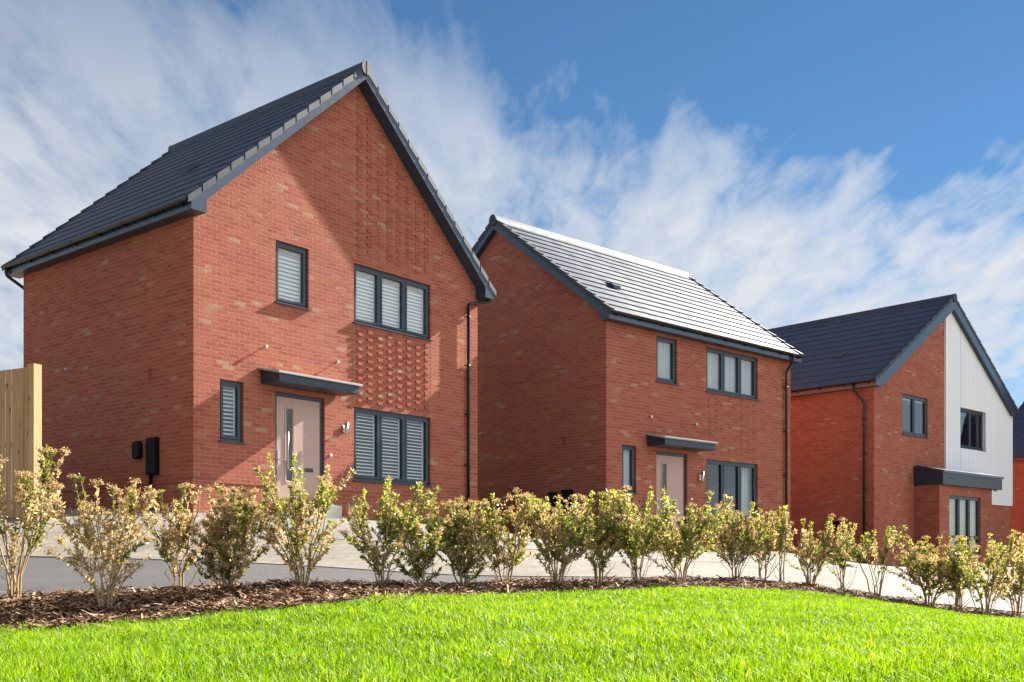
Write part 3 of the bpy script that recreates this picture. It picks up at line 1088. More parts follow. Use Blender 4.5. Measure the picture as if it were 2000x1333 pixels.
# ------------------------------------------------------------------ house 2 (middle, eaves to the front)
S2 = 1.115
h2 = empty('brick_house', (2.2174 * S2, 24.1246 * S2, .4898 * S2), A2)
h2.scale = (S2, S2, S2)
tag(h2, 'middle red brick house with sunlit pale roof slope, plain windows and pink beige door', 'house', 'red brick houses in a row')
D2, HA2 = 7.635, 8.02
shell(h2, W, D2, HE, HA2, 'x', openings_front(4.93), extra=lambda mb: relief(mb, 3.876, 6.211, 2.06, 3.66, .009))
plinth(h2, W, D2, openings_front(5.0))
roof(h2, 'x', 0, W, 0, D2, HE, HA2, ov=.17, n=14, vent=(0, 1.55, 1.05))
brick_house_front(h2, 4.93, ('curtain', 'curtain', ('none', 'none', 'halfcurtain'), 'curtain'))
for u in (3.868, 6.219): joint(h2, u, 2.03, 3.72)
side_boxes(h2)
downpipe(h2, [(7.52, -.30, 5.14), (7.52, -.30, 4.98), (7.52, -.075, 4.70), (7.52, -.075, -.55)], (4.25, 3.0, 1.75, .6), (0, 1, 0))

# ------------------------------------------------------------------ house 3 (right, half clad gable with porch bay)
S3 = 1.09
h3 = empty('clad_house', (11.442 * S3, 32.386 * S3, .283 * S3), A3)
h3.scale = (S3, S3, S3)
tag(h3, 'red brick house with right half of its gable in white boarding over a porch bay', 'house', 'red brick houses in a row')
W3, D3, HA3 = 10.31, 11.2, 8.243
op3 = [(1.829, 3.613, 3.664, 4.99), (5.984, 8.051, 3.514, 4.923)]
shell(h3, W3, D3, HE, HA3, 'y', [op3[0], (op3[1][0] - .02, op3[1][1] + .02, op3[1][2] - .02, op3[1][3] + .02)])
roof(h3, 'y', 0, D3, 0, W3, HE, HA3, n=13, bh_=.42, vent=(0, 2.2, 1.7), fascia_mat=mat_plain('brown_grey_fascia', (0.16, 0.115, 0.10), 0.5, 0.4, 0.08))
window(h3, *op3[0], 2, fill='none')
window(h3, *op3[1], 2, v=-.02, fill='none', recess=.10)
# white boarding: real boards, shiplap gaps between them
t3 = (HA3 + .42 - HE - .2) / (W3 / 2 + .25)
cl = MB()
u = 4.89
bw = 0.215
zc = 1.58
while u < W3 + .05:
    a, b = u, min(u + bw - .005, W3 + .06)
    p = .062
    rects = [(zc, 9.0)]
    o = op3[1]
    if b > o[0] and a < o[1]: rects = None
    def board(a, b, z0, z1):
        ta = min(z1, HE + .2 + (.25 + min(a, W3 - a)) * t3 - .2)
        tb = min(z1, HE + .2 + (.25 + min(b, W3 - b)) * t3 - .2)
        if min(ta, tb) <= z0: return
        cl.hexa([(a, -p, z0), (b, -p, z0), (b, -.012, z0), (a, -.012, z0), (a, -p, ta), (b, -p, tb), (b, -.012, tb), (a, -.012, ta)])
    if rects: board(a, b, zc, 9.0)
    else:
        if a < o[0] - .02: board(a, o[0], zc, 9.0)
        if b > o[1] + .02: board(o[1], b, zc, 9.0)
        aa, b2 = max(a, o[0]), min(b, o[1])
        board(aa, b2, zc, o[2] - .03)
        board(aa, b2, o[3], 9.0)
    u += bw
# backing behind the gaps
bk_ = MB()
wall_face(bk_, lambda u_, z: (u_, -.03, z), (0, 1, 0), 4.89, W3 + .05, zc, 9.0, [o], [(t3, 1, HE + .2 + (.25 + W3) * t3 - .2), (-t3, 1, HE + .2 + .25 * t3 - .2)], reveal=.09)
clo = cl.build('cladding', MAT['clad'], h3, .004)
bk_.build('cladding_batten', MAT['clad'], clo)
tr = MB()
tr.box(4.83, 4.885, -.075, .002, zc + 1.0, HE + .2 + (.25 + 4.83) * t3 - .25)
tr.box(W3 + .062, W3 + .10, -.075, .05, zc, HE)
tr.box(4.89, W3 + .061, -.075, .002, zc - .03, zc - .001)
tr.build('cladding_trim', MAT['white'], clo)
# porch bay
pb = MB()
pv = -.85
dop = (3.38, 5.78, -.3, 1.67)
wall_face(pb, lambda u_, z: (u_, pv, z), (0, 1, 0), 2.68, 6.70, -1.0, 2.10, [dop])
wall_face(pb, lambda u_, z: (2.68, -u_, z), (1, 0, 0), .0, -pv, -1.0, 2.10, [])
wall_face(pb, lambda u_, z: (6.70, -u_, z), (-1, 0, 0), .0, -pv, -1.0, 2.10, [])
pb.build('porch_wall', MAT['brick'], h3)
window(h3, *dop, 3, v=pv, fill='blind', sill=False, midrail=.28, name='glazed_door')
cn = MB()
cn.prism([(2.62, -.002, 2.62), (2.62, -1.0, 2.40), (2.62, -1.0, 1.99), (2.62, -.002, 1.99)], (4.58, 0, 0))
cno = cn.build('porch_roof', MAT['grp'], h3, .006)
ct = MB()
ct.prism([(2.58, -.076, 2.675), (2.58, -1.04, 2.46), (2.58, -1.04, 2.38), (2.58, -1.003, 2.38), (2.58, -.076, 2.625)], (4.68, 0, 0))
ct.build('flashing', MAT['barge'], cno)
MB().tube([(6.85, -.93, 1.985), (6.85, -.93, 1.93)], .06, 10).build('down_light', MAT['steel'], cno)
downpipe(h3, [(-.30, .55, 5.14), (-.30, .55, 4.95), (-.075, .30, 4.55), (-.075, .30, -.6)], (4.0, 2.9, 1.8, .7), (1, 0, 0))
ab = MB()
ab.box(-.05, .0, 1.2, 1.62, .50, .78)
ab.build('meter_box', MAT['boxblack'], h3, .01)

# ------------------------------------------------------------------ house 4 (far right, only its edge in view)
h4 = empty('brick_house', (22.4, 48.0, -.70), math.radians(-60))
tag(h4, 'red brick house cut off by the right edge, dark roof showing past the white boarding', 'house', 'red brick houses in a row')
shell(h4, 6.2, D2, 4.95, 8.6, 'x', [(2.6, 3.3, .9, 2.1), (4.0, 5.4, .5, 2.0)])
roof(h4, 'x', 0, 6.2, 0, D2, 4.95, 8.6, n=13)
window(h4, 2.6, 3.3, .9, 2.1, 1, fill='none')
window(h4, 4.0, 5.4, .5, 2.0, 2, fill='none')

# ------------------------------------------------------------------ timber fence
fn = empty('timber_fence', (-7.45, 16.0, gz(-7.45, 16.0)), math.pi - .466)
tag(fn, 'fresh pale timber fence of upright boards ending in a square post beside the left house', 'fence')
zf = 2.96 - gz(-7.45, 16.0)
# local x runs away from the post, to the left in the picture
pb = MB()
pb.box(-.06, .09, -.075, .075, -.4, zf)
pb.build('post', MAT['timber'], fn, .006)
bd = MB()
x = .095
while x < 4.6:
    w = .15 + random.uniform(-.012, .012)
    y0 = .010 + random.uniform(0, .008)
    bd.hexa([(x, y0, .05), (x + w - .002, y0 - .013, .05), (x + w - .002, y0 - .025, .05), (x, y0 - .012, .05),
             (x, y0, zf - .03 + random.uniform(-.01, .01)), (x + w - .002, y0 - .013, zf - .03), (x + w - .002, y0 - .025, zf - .03), (x, y0 - .012, zf - .03)])
    x += w
bd.build('boards', MAT['timber'], fn)
rl = MB()
for z in (.3, zf * .5, zf - .3): rl.box(.09, 4.6, -.075, -.012, z - .04, z + .04)
rl.build('rail', MAT['timber'], fn)
MB().box(4.61, 4.76, -.075, .075, -.4, zf).build('post', MAT['timber'], fn, .006)

# ------------------------------------------------------------------ leaves and blades (numpy meshes)
def quads_object(name, V, m, tint, parent=None, tri=False):
    """V: (n, k, 3) array of n separate polygons with k corners each; tint: (n,) 0..1."""
    n, k, _ = V.shape
    me = bpy.data.meshes.new(name)
    me.vertices.add(n * k)
    me.vertices.foreach_set('co', V.astype(np.float32).ravel())
    me.loops.add(n * k)
    me.loops.foreach_set('vertex_index', np.arange(n * k, dtype=np.int32))
    me.polygons.add(n)
    me.polygons.foreach_set('loop_start', np.arange(0, n * k, k, dtype=np.int32))
    at = me.color_attributes.new('tint', 'FLOAT_COLOR', 'POINT')
    c = np.ones((n * k, 4), np.float32)
    c[:, :3] = np.repeat(tint, k)[:, None]
    at.data.foreach_set('color', c.ravel())
    me.materials.append(m)
    me.update(calc_edges=True)
    o = bpy.data.objects.new(name, me)
    COL.objects.link(o)
    if parent is not None: o.parent = parent
    return o


def unit(a): return a / np.maximum(np.linalg.norm(a, axis=-1, keepdims=True), 1e-9)


def leaf_quads(r, P, Dir, length, width):
    """Small pointed leaves at P growing along Dir: 4-corner rhombs slightly folded along the midrib."""
    n = len(P)
    Dir = unit(Dir)
    side = unit(np.cross(Dir, unit(r.normal(size=(n, 3)))))
    nrm = np.cross(side, Dir)
    L = (length * r.uniform(.65, 1.25, n))[:, None]
    Wd = (width * r.uniform(.7, 1.2, n))[:, None]
    fold = r.uniform(.1, .5, n)[:, None]
    base = P
    tip = P + Dir * L + nrm * L * r.uniform(-.25, .15, n)[:, None]
    mid = P + Dir * L * .5
    a = mid + side * Wd * .5 + nrm * Wd * fold * .5
    b = mid - side * Wd * .5 + nrm * Wd * fold * .5
    return np.stack([base, a, tip, b], 1)


def make_shrub(idx, x, y, w, h, green, dry, heads, label, nst=7, bare=.30, dens=1.0, lean=(0, 0), dark=False, group='shrubs of the hedge row'):
    r = np.random.default_rng(100 + idx)
    z = gz(x, y) + .015
    root = empty('hedge_shrub' if not dark else 'garden_shrub', (x, y, z))
    tag(root, label, 'shrub', group)
    root.name = 'hedge_shrub' if idx < 40 else ('garden_shrub' if dark else 'garden_plant')
    stems = MB()
    tips, leaders = [], []
    w = w * (1.22 if idx < 5 else 1.68 if idx < 15 else 1.34)
    h = h * (.99 if idx < 5 else .97)
    K = int((52 if idx < 16 else 38) * dens * max(.5, w / .8))
    mains = []
    bare = bare * (1.2 if idx < 5 else 1.35 if idx < 15 else 1.35)
    for i in range(nst):
        an = 2 * math.pi * (i + r.uniform(-.3, .3)) / nst
        rad = w * .5 * r.uniform(.30, 1.0)
        top = h * (r.uniform(.62, .98) if i else .97)
        ex, ey = math.cos(an) * rad + lean[0], math.sin(an) * rad * .75 + lean[1]
        pts = []
        for t in np.linspace(0, 1, 6):
            s = t ** .85
            pts.append((ex * s * (0.62 + .38 * t) + r.normal(0, .014), ey * s * (.62 + .38 * t) + r.normal(0, .014), top * t))
        pts[0] = (math.cos(an) * .03, math.sin(an) * .03, -.03)
        mains.append(np.array(pts))
        r0 = r.uniform(.006, .011)
        stems.tube(pts, [r0 * (1 - .12 * k) for k in range(6)], 5, False)
    for i in range(K):
        m = mains[r.integers(len(mains))]
        t = r.uniform(.35, .9)
        j = min(4, int(t * 5))
        p0 = m[j] + (m[j + 1] - m[j]) * (t * 5 - j)
        t2 = bare + (1.02 - bare) * r.uniform(.0, 1) ** .70
        k2 = min(4, int(t2 * 5))
        c0 = m[k2] + (m[k2 + 1] - m[k2]) * (t2 * 5 - k2)
        an = r.uniform(0, 2 * math.pi)
        rr = (.07 + .17 * w) * r.uniform(.1, 1) ** .5 * (1.15 - .55 * max(0, (t2 - .6) / .4))
        tip = c0 + np.array([math.cos(an) * rr, math.sin(an) * rr, r.uniform(-.01, .07)])
        tip[2] = min(max(tip[2], h * bare * .8), h)
        t = max(.12, t2 - r.uniform(.12, .3))
        j = min(4, int(t * 5))
        p0 = m[j] + (m[j + 1] - m[j]) * (t * 5 - j)
        mid = (p0 + tip) / 2 + np.array([r.normal(0, .015), r.normal(0, .015), -.02])
        stems.tube([p0, mid, tip], [.0035, .003, .0022], 4, False)
        tips.append((p0, mid, tip))
    for i in range(int(r.integers(4, 8))):
        m = mains[r.integers(len(mains))]
        p0 = m[3]
        tip = np.array([m[-1][0] * r.uniform(.5, 1.05), m[-1][1] * r.uniform(.5, 1.05), h * r.uniform(.9, 1.04)])
        mid = (p0 + tip) / 2 + np.array([r.normal(0, .01), r.normal(0, .01), 0])
        stems.tube([p0, mid, tip], [.0045, .0035, .002], 4, False)
        leaders.append(len(tips))
        tips.append((p0, mid, tip))
    # a few dead, leafless shoots low down
    for i in range(3):
        an = r.uniform(0, 2 * math.pi)
        L = h * r.uniform(.25, .55)
        q = [np.array([math.cos(an) * L * s + r.normal(0, .02), math.sin(an) * L * s + r.normal(0, .02), L * z_]) for s, z_ in ((0, 0), (.22, .25), (.38, .52), (.52, .75), (.6, 1.0))]
        stems.tube(q, [.005, .004, .0035, .0025, .0015], 4, False)
    stems.build('stems', MAT['stem'], root)
    Pg, Dg, Tg, Pd, Dd, Td, Ph = [], [], [], [], [], [], []
    for ti, (p0, mid, tip) in enumerate(tips):
        lead = ti in leaders
        isdry = r.uniform() < min(.9, dry + (.18 if idx < 5 else .06)) * (.3 if lead else 1)
        n = int(r.integers(36, 66))
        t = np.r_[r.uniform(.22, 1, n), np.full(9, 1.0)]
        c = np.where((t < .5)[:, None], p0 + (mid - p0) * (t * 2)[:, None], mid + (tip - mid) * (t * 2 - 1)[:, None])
        up = unit(tip - mid)
        d = unit(r.normal(size=(len(t), 3))) * 1.0 + up * 0.75 + np.array([0, 0, .15])
        hz = c[:, 2] / h
        if isdry:
            Pd.append(c); Dd.append(d); Td.append(np.clip(.45 + .25 * r.normal(size=len(t)), 0, 1))
        else:
            Pg.append(c); Dg.append(d)
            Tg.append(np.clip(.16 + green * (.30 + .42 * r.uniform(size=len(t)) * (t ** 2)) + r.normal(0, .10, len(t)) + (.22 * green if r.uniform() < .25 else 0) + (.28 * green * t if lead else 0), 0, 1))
        if r.uniform() < min(.95, heads + .12):
            nb = int(r.integers(50, 90))
            v = unit(r.normal(size=(nb, 3)))
            v[:, 2] = np.abs(v[:, 2]) * .8
            Ph.append(tip + np.array([0, 0, .01]) + v * r.uniform(.010, .055, nb)[:, None])
    ml = MAT['darkleaf'] if dark else MAT['leaf']
    if Pg:
        P, Dr, T = np.concatenate(Pg), np.concatenate(Dg), np.concatenate(Tg)
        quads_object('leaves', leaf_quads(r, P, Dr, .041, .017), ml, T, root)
    if Pd:
        P, Dr, T = np.concatenate(Pd), np.concatenate(Dd), np.concatenate(Td)
        quads_object('dry_leaves', leaf_quads(r, P, Dr, .038, .016), MAT['dry'], T, root)
    if len(Ph) > 14:
        P = np.concatenate(Ph)
        quads_object('seed_heads', leaf_quads(r, P, r.normal(size=P.shape), .014, .011), MAT['head'], r.uniform(0, 1, len(P)), root)
    return root



SHRUBS = [
    # x, y, width, height, green, dry share, seed heads, stems, bare foot, density, label
    (-3.83, 7.90, .60, 1.17, .55, .35, .40, 7, .34, 1.0, 'tall shrub at the left edge in front of the timber fence, half brown half green'),
    (-2.99, 7.54, .80, .96, .25, .85, .55, 8, .30, 1.0, 'beige withered shrub on splayed bare stems, second from the left edge'),
    (-2.72, 8.38, .44, .88, .40, .70, .60, 5, .34, .9, 'thin brownish shrub between the beige withered one and the dense brown topped one'),
    (-2.30, 8.28, .72, .84, .35, .35, .95, 8, .22, 1.7, 'dense rounded shrub with a brown cap of dead flower heads'),
    (-1.76, 8.60, .76, 1.09, .85, .30, .35, 8, .26, 1.35, 'tallest green shrub, standing before the door of the nearest house'),
    (-1.16, 9.12, .48, .95, .80, .25, .20, 5, .22, 1.2, 'upright green shrub on a single short trunk, before the lower shuttered window'),
    (-.84, 9.40, .42, .79, .75, .25, .20, 6, .12, 1.5, 'low green shrub leafy to the ground, right of the upright single trunk one'),
    (-.46, 9.75, .58, .88, .60, .25, .75, 7, .18, 1.7, 'bushy shrub with tan flower heads, below the downpipe of the nearest house'),
    (-.06, 10.14, .50, .94, .80, .45, .35, 7, .32, 1.2, 'pale shrub with bare lower stems, in front of the gap between the two near houses'),
    (.42, 9.84, .54, .93, .85, .45, .30, 8, .26, 1.3, 'shrub with straw coloured middle, below the wall boxes of the middle house'),
    (.87, 10.16, .50, .95, .95, .25, .20, 7, .24, 1.3, 'fresh green tipped shrub below the corner of the middle house'),
    (1.25, 10.20, .46, .97, .95, .25, .20, 6, .28, 1.2, 'upright green shrub below the narrow window of the middle house'),
    (1.72, 10.46, .62, .95, .80, .30, .30, 9, .30, 1.5, 'broad shrub on many straight stems below the door of the middle house'),
    (2.58, 11.84, .58, .88, .80, .30, .30, 7, .30, 1.3, 'rounded shrub below the ground floor window of the middle house'),
    (2.96, 12.10, .36, .86, .60, .55, .40, 5, .36, .9, 'narrow brownish shrub beside the rounded one, left of the slim spire'),
    (3.23, 12.26, .20, .97, .75, .45, .25, 3, .30, .9, 'slim spire shaped shrub in front of the far downpipe of the middle house'),
    (3.64, 12.51, .70, .88, .45, .60, .35, 8, .28, 1.2, 'brown tinged wide shrub below the dark red side wall of the right house'),
    (4.08, 12.66, .40, .88, .70, .50, .30, 5, .40, .8, 'sparse shrub with a few thin stems left of the right house downpipe'),
    (4.35, 12.22, .50, .90, .65, .50, .30, 6, .48, .7, 'sparse leggy shrub spreading from one point, below the corner of the right house'),
    (4.98, 12.23, .90, .87, .70, .20, .65, 9, .30, 1.8, 'dense wide shrub with pinkish flower heads below the porch bay side wall'),
    (5.21, 11.96, .38, .88, .90, .20, .25, 5, .32, 1.2, 'narrow green shrub in front of the porch bay glazed door'),
    (5.37, 11.64, .60, .98, .85, .35, .30, 7, .30, 1.4, 'bushy shrub nearest the lawn at the right, on a thick short trunk'),
    (6.09, 12.36, .62, 1.01, .85, .25, .30, 8, .30, 1.4, 'shrub cut off by the right edge of the photo'),
]
for i, (x, y, w, h, g, d, hd, ns, ba, de, lab) in enumerate(SHRUBS):
    make_shrub(i, x, y, w, h, g, d, hd, lab, ns, ba, de)
# planting by the house walls
make_shrub(40, 2.55, 22.9, .9, 1.35, .2, 0, 0, 'dark evergreen bush against the front wall of the middle house', 7, .05, 2.2, dark=True, group='evergreens by the house fronts')
make_shrub(41, 2.95, 22.6, .8, .45, .8, 0, 0, 'low leafy green plant at the foot of the middle house wall', 6, .0, 1.6, dark=False, group='low plants by the house fronts')
make_shrub(42, 9.3, 29.0, 1.5, .5, .8, 0, 0, 'low leafy green plant beside the right house downpipe', 6, .0, 2.4, dark=False, group='low plants by the house fronts')



# bark chips on the bed: nobody could count them
def chips(n):
    r = np.random.default_rng(3)
    X = np.r_[r.uniform(-6.5, 0.4, n), r.uniform(0.4, 8.0, n // 2)]
    F = np.interp(X, [p[0] for p in MULCH_F], [p[1] for p in MULCH_F])
    B = np.interp(X, [p[0] for p in MULCH_B], [p[1] for p in MULCH_B])
    t = r.uniform(-.05, 1.04, len(X)) + r.normal(0, .03, len(X)) - np.where(r.uniform(size=len(X)) < .02, r.exponential(.25, len(X)), 0)
    Y = F + (B - F) * t
    Z = ground_z(X, Y) + .022 + r.uniform(0, .035, len(X)) + .035 * np.clip(np.sin(X * 7.3 + Y * 4.1) * np.sin(Y * 9.7 - X * 3.3), 0, 1)
    P = np.stack([X, Y, Z], 1)
    an = r.uniform(0, 2 * math.pi, len(X))
    d = np.stack([np.cos(an), np.sin(an), r.normal(0, .28, len(X))], 1)
    d = unit(d)
    L = r.uniform(.02, .11, len(X)) * np.where(r.uniform(size=len(X)) < .14, 2.0, 1)
    Wd = r.uniform(.006, .020, len(X))
    side = unit(np.cross(d, unit(np.stack([r.normal(0, .35, len(X)), r.normal(0, .35, len(X)), np.ones(len(X))], 1))))
    a = P - d * (L / 2)[:, None]
    b = P + d * (L / 2)[:, None]
    s = side * (Wd / 2)[:, None]
    V = np.stack([a - s * .7, b - s, b + s * .6, a + s], 1)
    V[:, 1, 2] += r.normal(0, .005, len(X))
    o = quads_object('bark_chips', V, MAT['bark'], r.beta(2, 2.6, len(X)))
    tag(o, 'brown shredded bark mulch along the foot of the shrubs', 'mulch', kind='stuff')


chips(30000)


# lawn grass blades
def grass(density):
    r = np.random.default_rng(8)
    cells = []
    xs = np.arange(-7.5, 9.5, .5)
    ys = np.arange(2.4, 12.5, .5)
    pts = []
    for x in xs:
        for y in ys:
            vis = abs(x + .25) < (.5 * (y + .5) + 1.0) 
            if not vis: continue
            k = density * .25 * (1.25 if y < 6 else 1.0)
            edge = abs(x + .25) > .5 * (y + .5) + .35
            k = int(k * (.55 if edge else 1))
            pts.append(np.stack([r.uniform(x, x + .5, k), r.uniform(y, y + .5, k)], 1))
    p = np.concatenate(pts)
    F = np.interp(p[:, 0], [q[0] for q in MULCH_F], [q[1] for q in MULCH_F])
    wob = .10 * np.sin(p[:, 0] * 5.1) + .05 * np.sin(p[:, 0] * 13.7 + 1)
    keep = p[:, 1] < F + wob + r.exponential(.05, len(p)) - .02
    p = p[keep]
    n = len(p)
    z = ground_z(p[:, 0], p[:, 1]) + .006
    # clumps: height and colour drift slowly over the lawn
    cl = np.zeros(n)
    for fx, fy, ph in ((1.7, 1.1, .3), (3.9, -2.7, 1.4), (-2.3, 5.1, 2.2), (8.5, 6.2, .7), (11.0, -13.0, 1.0)):
        cl += np.sin(p[:, 0] * fx + p[:, 1] * fy + ph) / 5
    hgt = (.056 + .020 * cl) * r.uniform(.5, 1.4, n) * (1 + .25 * (r.uniform(size=n) < .06)) * np.clip(1.12 - .045 * (p[:, 1] - 4), .75, 1.1)
    wid = r.uniform(.0014, .0029, n) * (1 + .10 * np.maximum(p[:, 1] - 4, 0))
    an = r.uniform(0, 2 * math.pi, n)
    lean = r.uniform(.1, .9, n)
    d = np.stack([np.cos(an), np.sin(an)], 1)
    an2 = an + math.pi / 2 + r.normal(0, .6, n)
    s = np.stack([np.cos(an2), np.sin(an2), np.zeros(n)], 1) * wid[:, None]
    B = np.stack([p[:, 0], p[:, 1], z], 1)
    M = B + np.stack([d[:, 0] * lean * hgt * .3, d[:, 1] * lean * hgt * .3, hgt * .6], 1)
    T = B + np.stack([d[:, 0] * lean * hgt * .95, d[:, 1] * lean * hgt * .95, hgt * (1 - .25 * lean)], 1)
    V = np.stack([B - s, B + s, M + s * .85, M - s * .85, T], 1)        # 5 verts: quad + triangle
    me = bpy.data.meshes.new('grass')
    me.vertices.add(n * 5)
    me.vertices.foreach_set('co', V.astype(np.float32).ravel())
    base = np.arange(n, dtype=np.int32)[:, None] * 5
    loops = (base + np.array([[0, 1, 2, 3, 3, 2, 4]], np.int32)).ravel()
    me.loops.add(n * 7)
    me.loops.foreach_set('vertex_index', loops)
    me.polygons.add(n * 2)
    ls = (np.arange(n, dtype=np.int32)[:, None] * 7 + np.array([[0, 4]], np.int32)).ravel()
    me.polygons.foreach_set('loop_start', ls)
    at = me.color_attributes.new('tint', 'FLOAT_COLOR', 'POINT')
    tv = np.clip(.47 + .24 * cl + r.normal(0, .20, n), 0, .97)
    tv = np.where(r.uniform(size=n) < .025, 1.0, tv)
    c = np.ones((n * 5, 4), np.float32)
    c[:, :3] = np.repeat(tv, 5)[:, None]
    at.data.foreach_set('color', c.ravel())
    me.materials.append(MAT['grass'])
    me.update(calc_edges=True)
    o = bpy.data.objects.new('grass', me)
    COL.objects.link(o)
    tag(o, 'bright green mown lawn grass in the foreground', 'grass', kind='stuff')
    print('blades', n)


grass(7800)

# ------------------------------------------------------------------ sky and sun
world = bpy.data.worlds.new('World')
scene.world = world
world.use_nodes = True
wt = world.node_tree
wt.nodes.clear()


def wn(t, **kw):
    nd = wt.nodes.new(t)
    for k, v in kw.items(): setattr(nd, k, v)
    return nd


def wm(op, a, b=None, clamp=False):
    nd = wn('ShaderNodeMath', operation=op, use_clamp=clamp)
    for i, x in enumerate((a, b)):
        if x is None: continue
        if isinstance(x, (int, float)): nd.inputs[i].default_value = x
        else: wt.links.new(x, nd.inputs[i])
    return nd.outputs[0]


sky = wn('ShaderNodeTexSky', sky_type='NISHITA', sun_disc=False)
sky.sun_elevation = SUN_EL
sky.sun_rotation = math.pi / 2 - SUN_AZ
sky.air_density = 1.0
sky.dust_density = 0.0
sky.ozone_density = 4.0
tc = wn('ShaderNodeTexCoord')
sep = wn('ShaderNodeSeparateXYZ')
wt.links.new(tc.outputs['Generated'], sep.inputs[0])
vx, vy, vz = sep.outputs
# cirrus lie on a high flat layer: divide by height so that they flatten towards the horizon
zc_ = wm('ADD', wm('MAXIMUM', vz, 0.0), 0.16)
px = wm('DIVIDE', vx, zc_)
py = wm('DIVIDE', vy, zc_)
comb = wn('ShaderNodeCombineXYZ')
wt.links.new(px, comb.inputs[0])
wt.links.new(py, comb.inputs[1])


def wnoise(scale, detail, rough, sx=1.0, sy=1.0, rot=0.0, dist=0.0):
    mpn = wn('ShaderNodeMapping')
    mpn.inputs['Scale'].default_value = (sx, sy, 1)
    mpn.inputs['Rotation'].default_value = (0, 0, rot)
    wt.links.new(comb.outputs[0], mpn.inputs[0])
    nd = wn('ShaderNodeTexNoise')
    nd.inputs['Scale'].default_value = scale
    nd.inputs['Detail'].default_value = detail
    nd.inputs['Roughness'].default_value = rough
    nd.inputs['Distortion'].default_value = dist
    wt.links.new(mpn.outputs[0], nd.inputs['Vector'])
    return nd.outputs[0]


n_big = wnoise(0.55, 4, .55, 1, 1, .6, .4)
n_mid = wnoise(1.7, 7, .60, 1.4, .8, .75, .3)
n_str = wnoise(1.3, 7, .60, 2.8, .7, .75, .45)
n_rip = wnoise(7.5, 5, .6, 1.8, .8, .9, .4)
# the cloud bank: thick low and to the left, ending along a line that falls towards the right
az = wm('ARCTAN2', vx, vy)
el = wm('ARCSINE', vz)
edge = wm('SUBTRACT', 0.455, wm('MULTIPLY', az, 0.30))
hi = wm('MULTIPLY', wm('SUBTRACT', el, 0.24), 5.0, True)
cov = wm('MINIMUM', wm('MULTIPLY', wm('SUBTRACT', edge, el), 8.0), 0.66)
cov = wm('ADD', cov, wm('MULTIPLY', wm('SUBTRACT', n_mid, .5), 1.5))
cov = wm('ADD', cov, wm('MULTIPLY', wm('SUBTRACT', n_str, .5), wm('ADD', 1.0, wm('MULTIPLY', hi, 2.6))))
cov = wm('ADD', cov, wm('MULTIPLY', wm('SUBTRACT', n_rip, .5), 1.5))
cov = wm('ADD', cov, wm('MULTIPLY', wm('SUBTRACT', n_big, .5), 0.9))
# blue slots low down under the bank
slot = wm('MULTIPLY', wm('SUBTRACT', 0.235, el), 9.0, True)
cov = wm('SUBTRACT', cov, wm('MULTIPLY', slot, wm('MULTIPLY', wm('SUBTRACT', n_str, .42), 4.0, True)))
# thinner, more see-through high up
thin = wn('ShaderNodeMapRange')
thin.inputs['From Min'].default_value = 0.27
thin.inputs['From Max'].default_value = 0.47
thin.inputs['To Min'].default_value = 1.05
thin.inputs['To Max'].default_value = 0.38
wt.links.new(el, thin.inputs['Value'])
# unseen bright cloud added right of and behind the camera to light shaded fronts
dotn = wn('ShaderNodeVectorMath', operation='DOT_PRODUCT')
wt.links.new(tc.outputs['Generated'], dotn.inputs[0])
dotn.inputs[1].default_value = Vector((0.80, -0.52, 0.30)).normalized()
fill_bank = wm('POWER', wm('MAXIMUM', dotn.outputs['Value'], 0.0), 2.5)
fill_bank = wm('MULTIPLY', fill_bank, wm('ADD', 0.35, n_mid))
ramp = wn('ShaderNodeValToRGB')
ramp.color_ramp.elements[0].position = 0.0
ramp.color_ramp.elements[0].color = (0, 0, 0, 1)
ramp.color_ramp.elements[1].position = 1.0
ramp.color_ramp.elements[1].color = (.96, .96, .96, 1)
e = ramp.color_ramp.elements.new(.5)
e.color = (.62, .62, .62, 1)
wt.links.new(cov, ramp.inputs[0])
mixc = wn('ShaderNodeMix', data_type='RGBA')
veil = wm('MULTIPLY', wm('SUBTRACT', 0.27, el), 2.2, True)
cfac = wm('MAXIMUM', wm('MULTIPLY', ramp.outputs[0], thin.outputs[0]), veil)
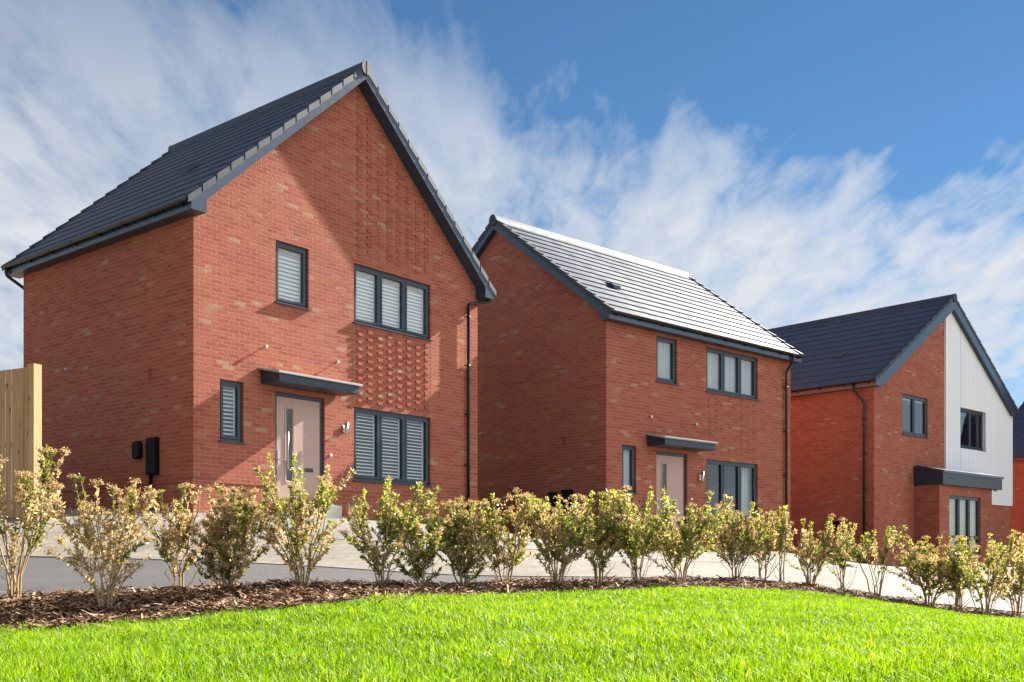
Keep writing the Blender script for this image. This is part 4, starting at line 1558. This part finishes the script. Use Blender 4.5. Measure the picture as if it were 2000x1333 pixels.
wt.links.new(wm('MAXIMUM', cfac, wm('MULTIPLY', fill_bank, 0.9, True)), mixc.inputs[0])
tint = wn('ShaderNodeMix', data_type='RGBA', blend_type='MULTIPLY')
tint.inputs[0].default_value = 1.0
wt.links.new(sky.outputs[0], tint.inputs[6])
tint.inputs[7].default_value = (0.33, 0.45, 0.50, 1)
wt.links.new(tint.outputs[2], mixc.inputs[6])
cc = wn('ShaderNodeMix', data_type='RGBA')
wt.links.new(wm('MULTIPLY', fill_bank, 1.0, True), cc.inputs[0])
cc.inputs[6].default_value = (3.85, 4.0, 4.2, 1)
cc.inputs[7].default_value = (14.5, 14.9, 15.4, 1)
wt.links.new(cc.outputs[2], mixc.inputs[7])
bg = wn('ShaderNodeBackground')
bg.inputs['Strength'].default_value = 0.05
wt.links.new(mixc.outputs[2], bg.inputs['Color'])
ow = wn('ShaderNodeOutputWorld')
wt.links.new(bg.outputs[0], ow.inputs['Surface'])

sl = bpy.data.lights.new('sun', 'SUN')
sl.energy = 5.0
sl.angle = math.radians(0.5)
sl.color = (1.0, 0.93, 0.83)
so = bpy.data.objects.new('sun', sl)
COL.objects.link(so)
S = Vector((math.cos(SUN_AZ) * math.cos(SUN_EL), math.sin(SUN_AZ) * math.cos(SUN_EL), math.sin(SUN_EL)))
so.rotation_euler = S.to_track_quat('Z', 'Y').to_euler()
so.location = S * 60

# ------------------------------------------------------------------ camera
cam = bpy.data.cameras.new('camera')
cam.sensor_width = 36.0
cam.lens = 36.0 * 2000.7 / 2000.0
cam.shift_y = (1082.4 - 666.5) / 2000.0
cam.clip_end = 3000
co_ = bpy.data.objects.new('camera', cam)
COL.objects.link(co_)
co_.location = (0, 0, 0)
co_.rotation_euler = (math.pi / 2, 0, 0)
scene.camera = co_

scene.view_settings.view_transform = 'Standard'
scene.view_settings.look = 'None'
scene.view_settings.gamma = 1.0
scene.view_settings.exposure = 2.0
scene.render.engine = 'CYCLES'
scene.cycles.max_bounces = 6
scene.cycles.transparent_max_bounces = 12
scene.cycles.use_denoising = True
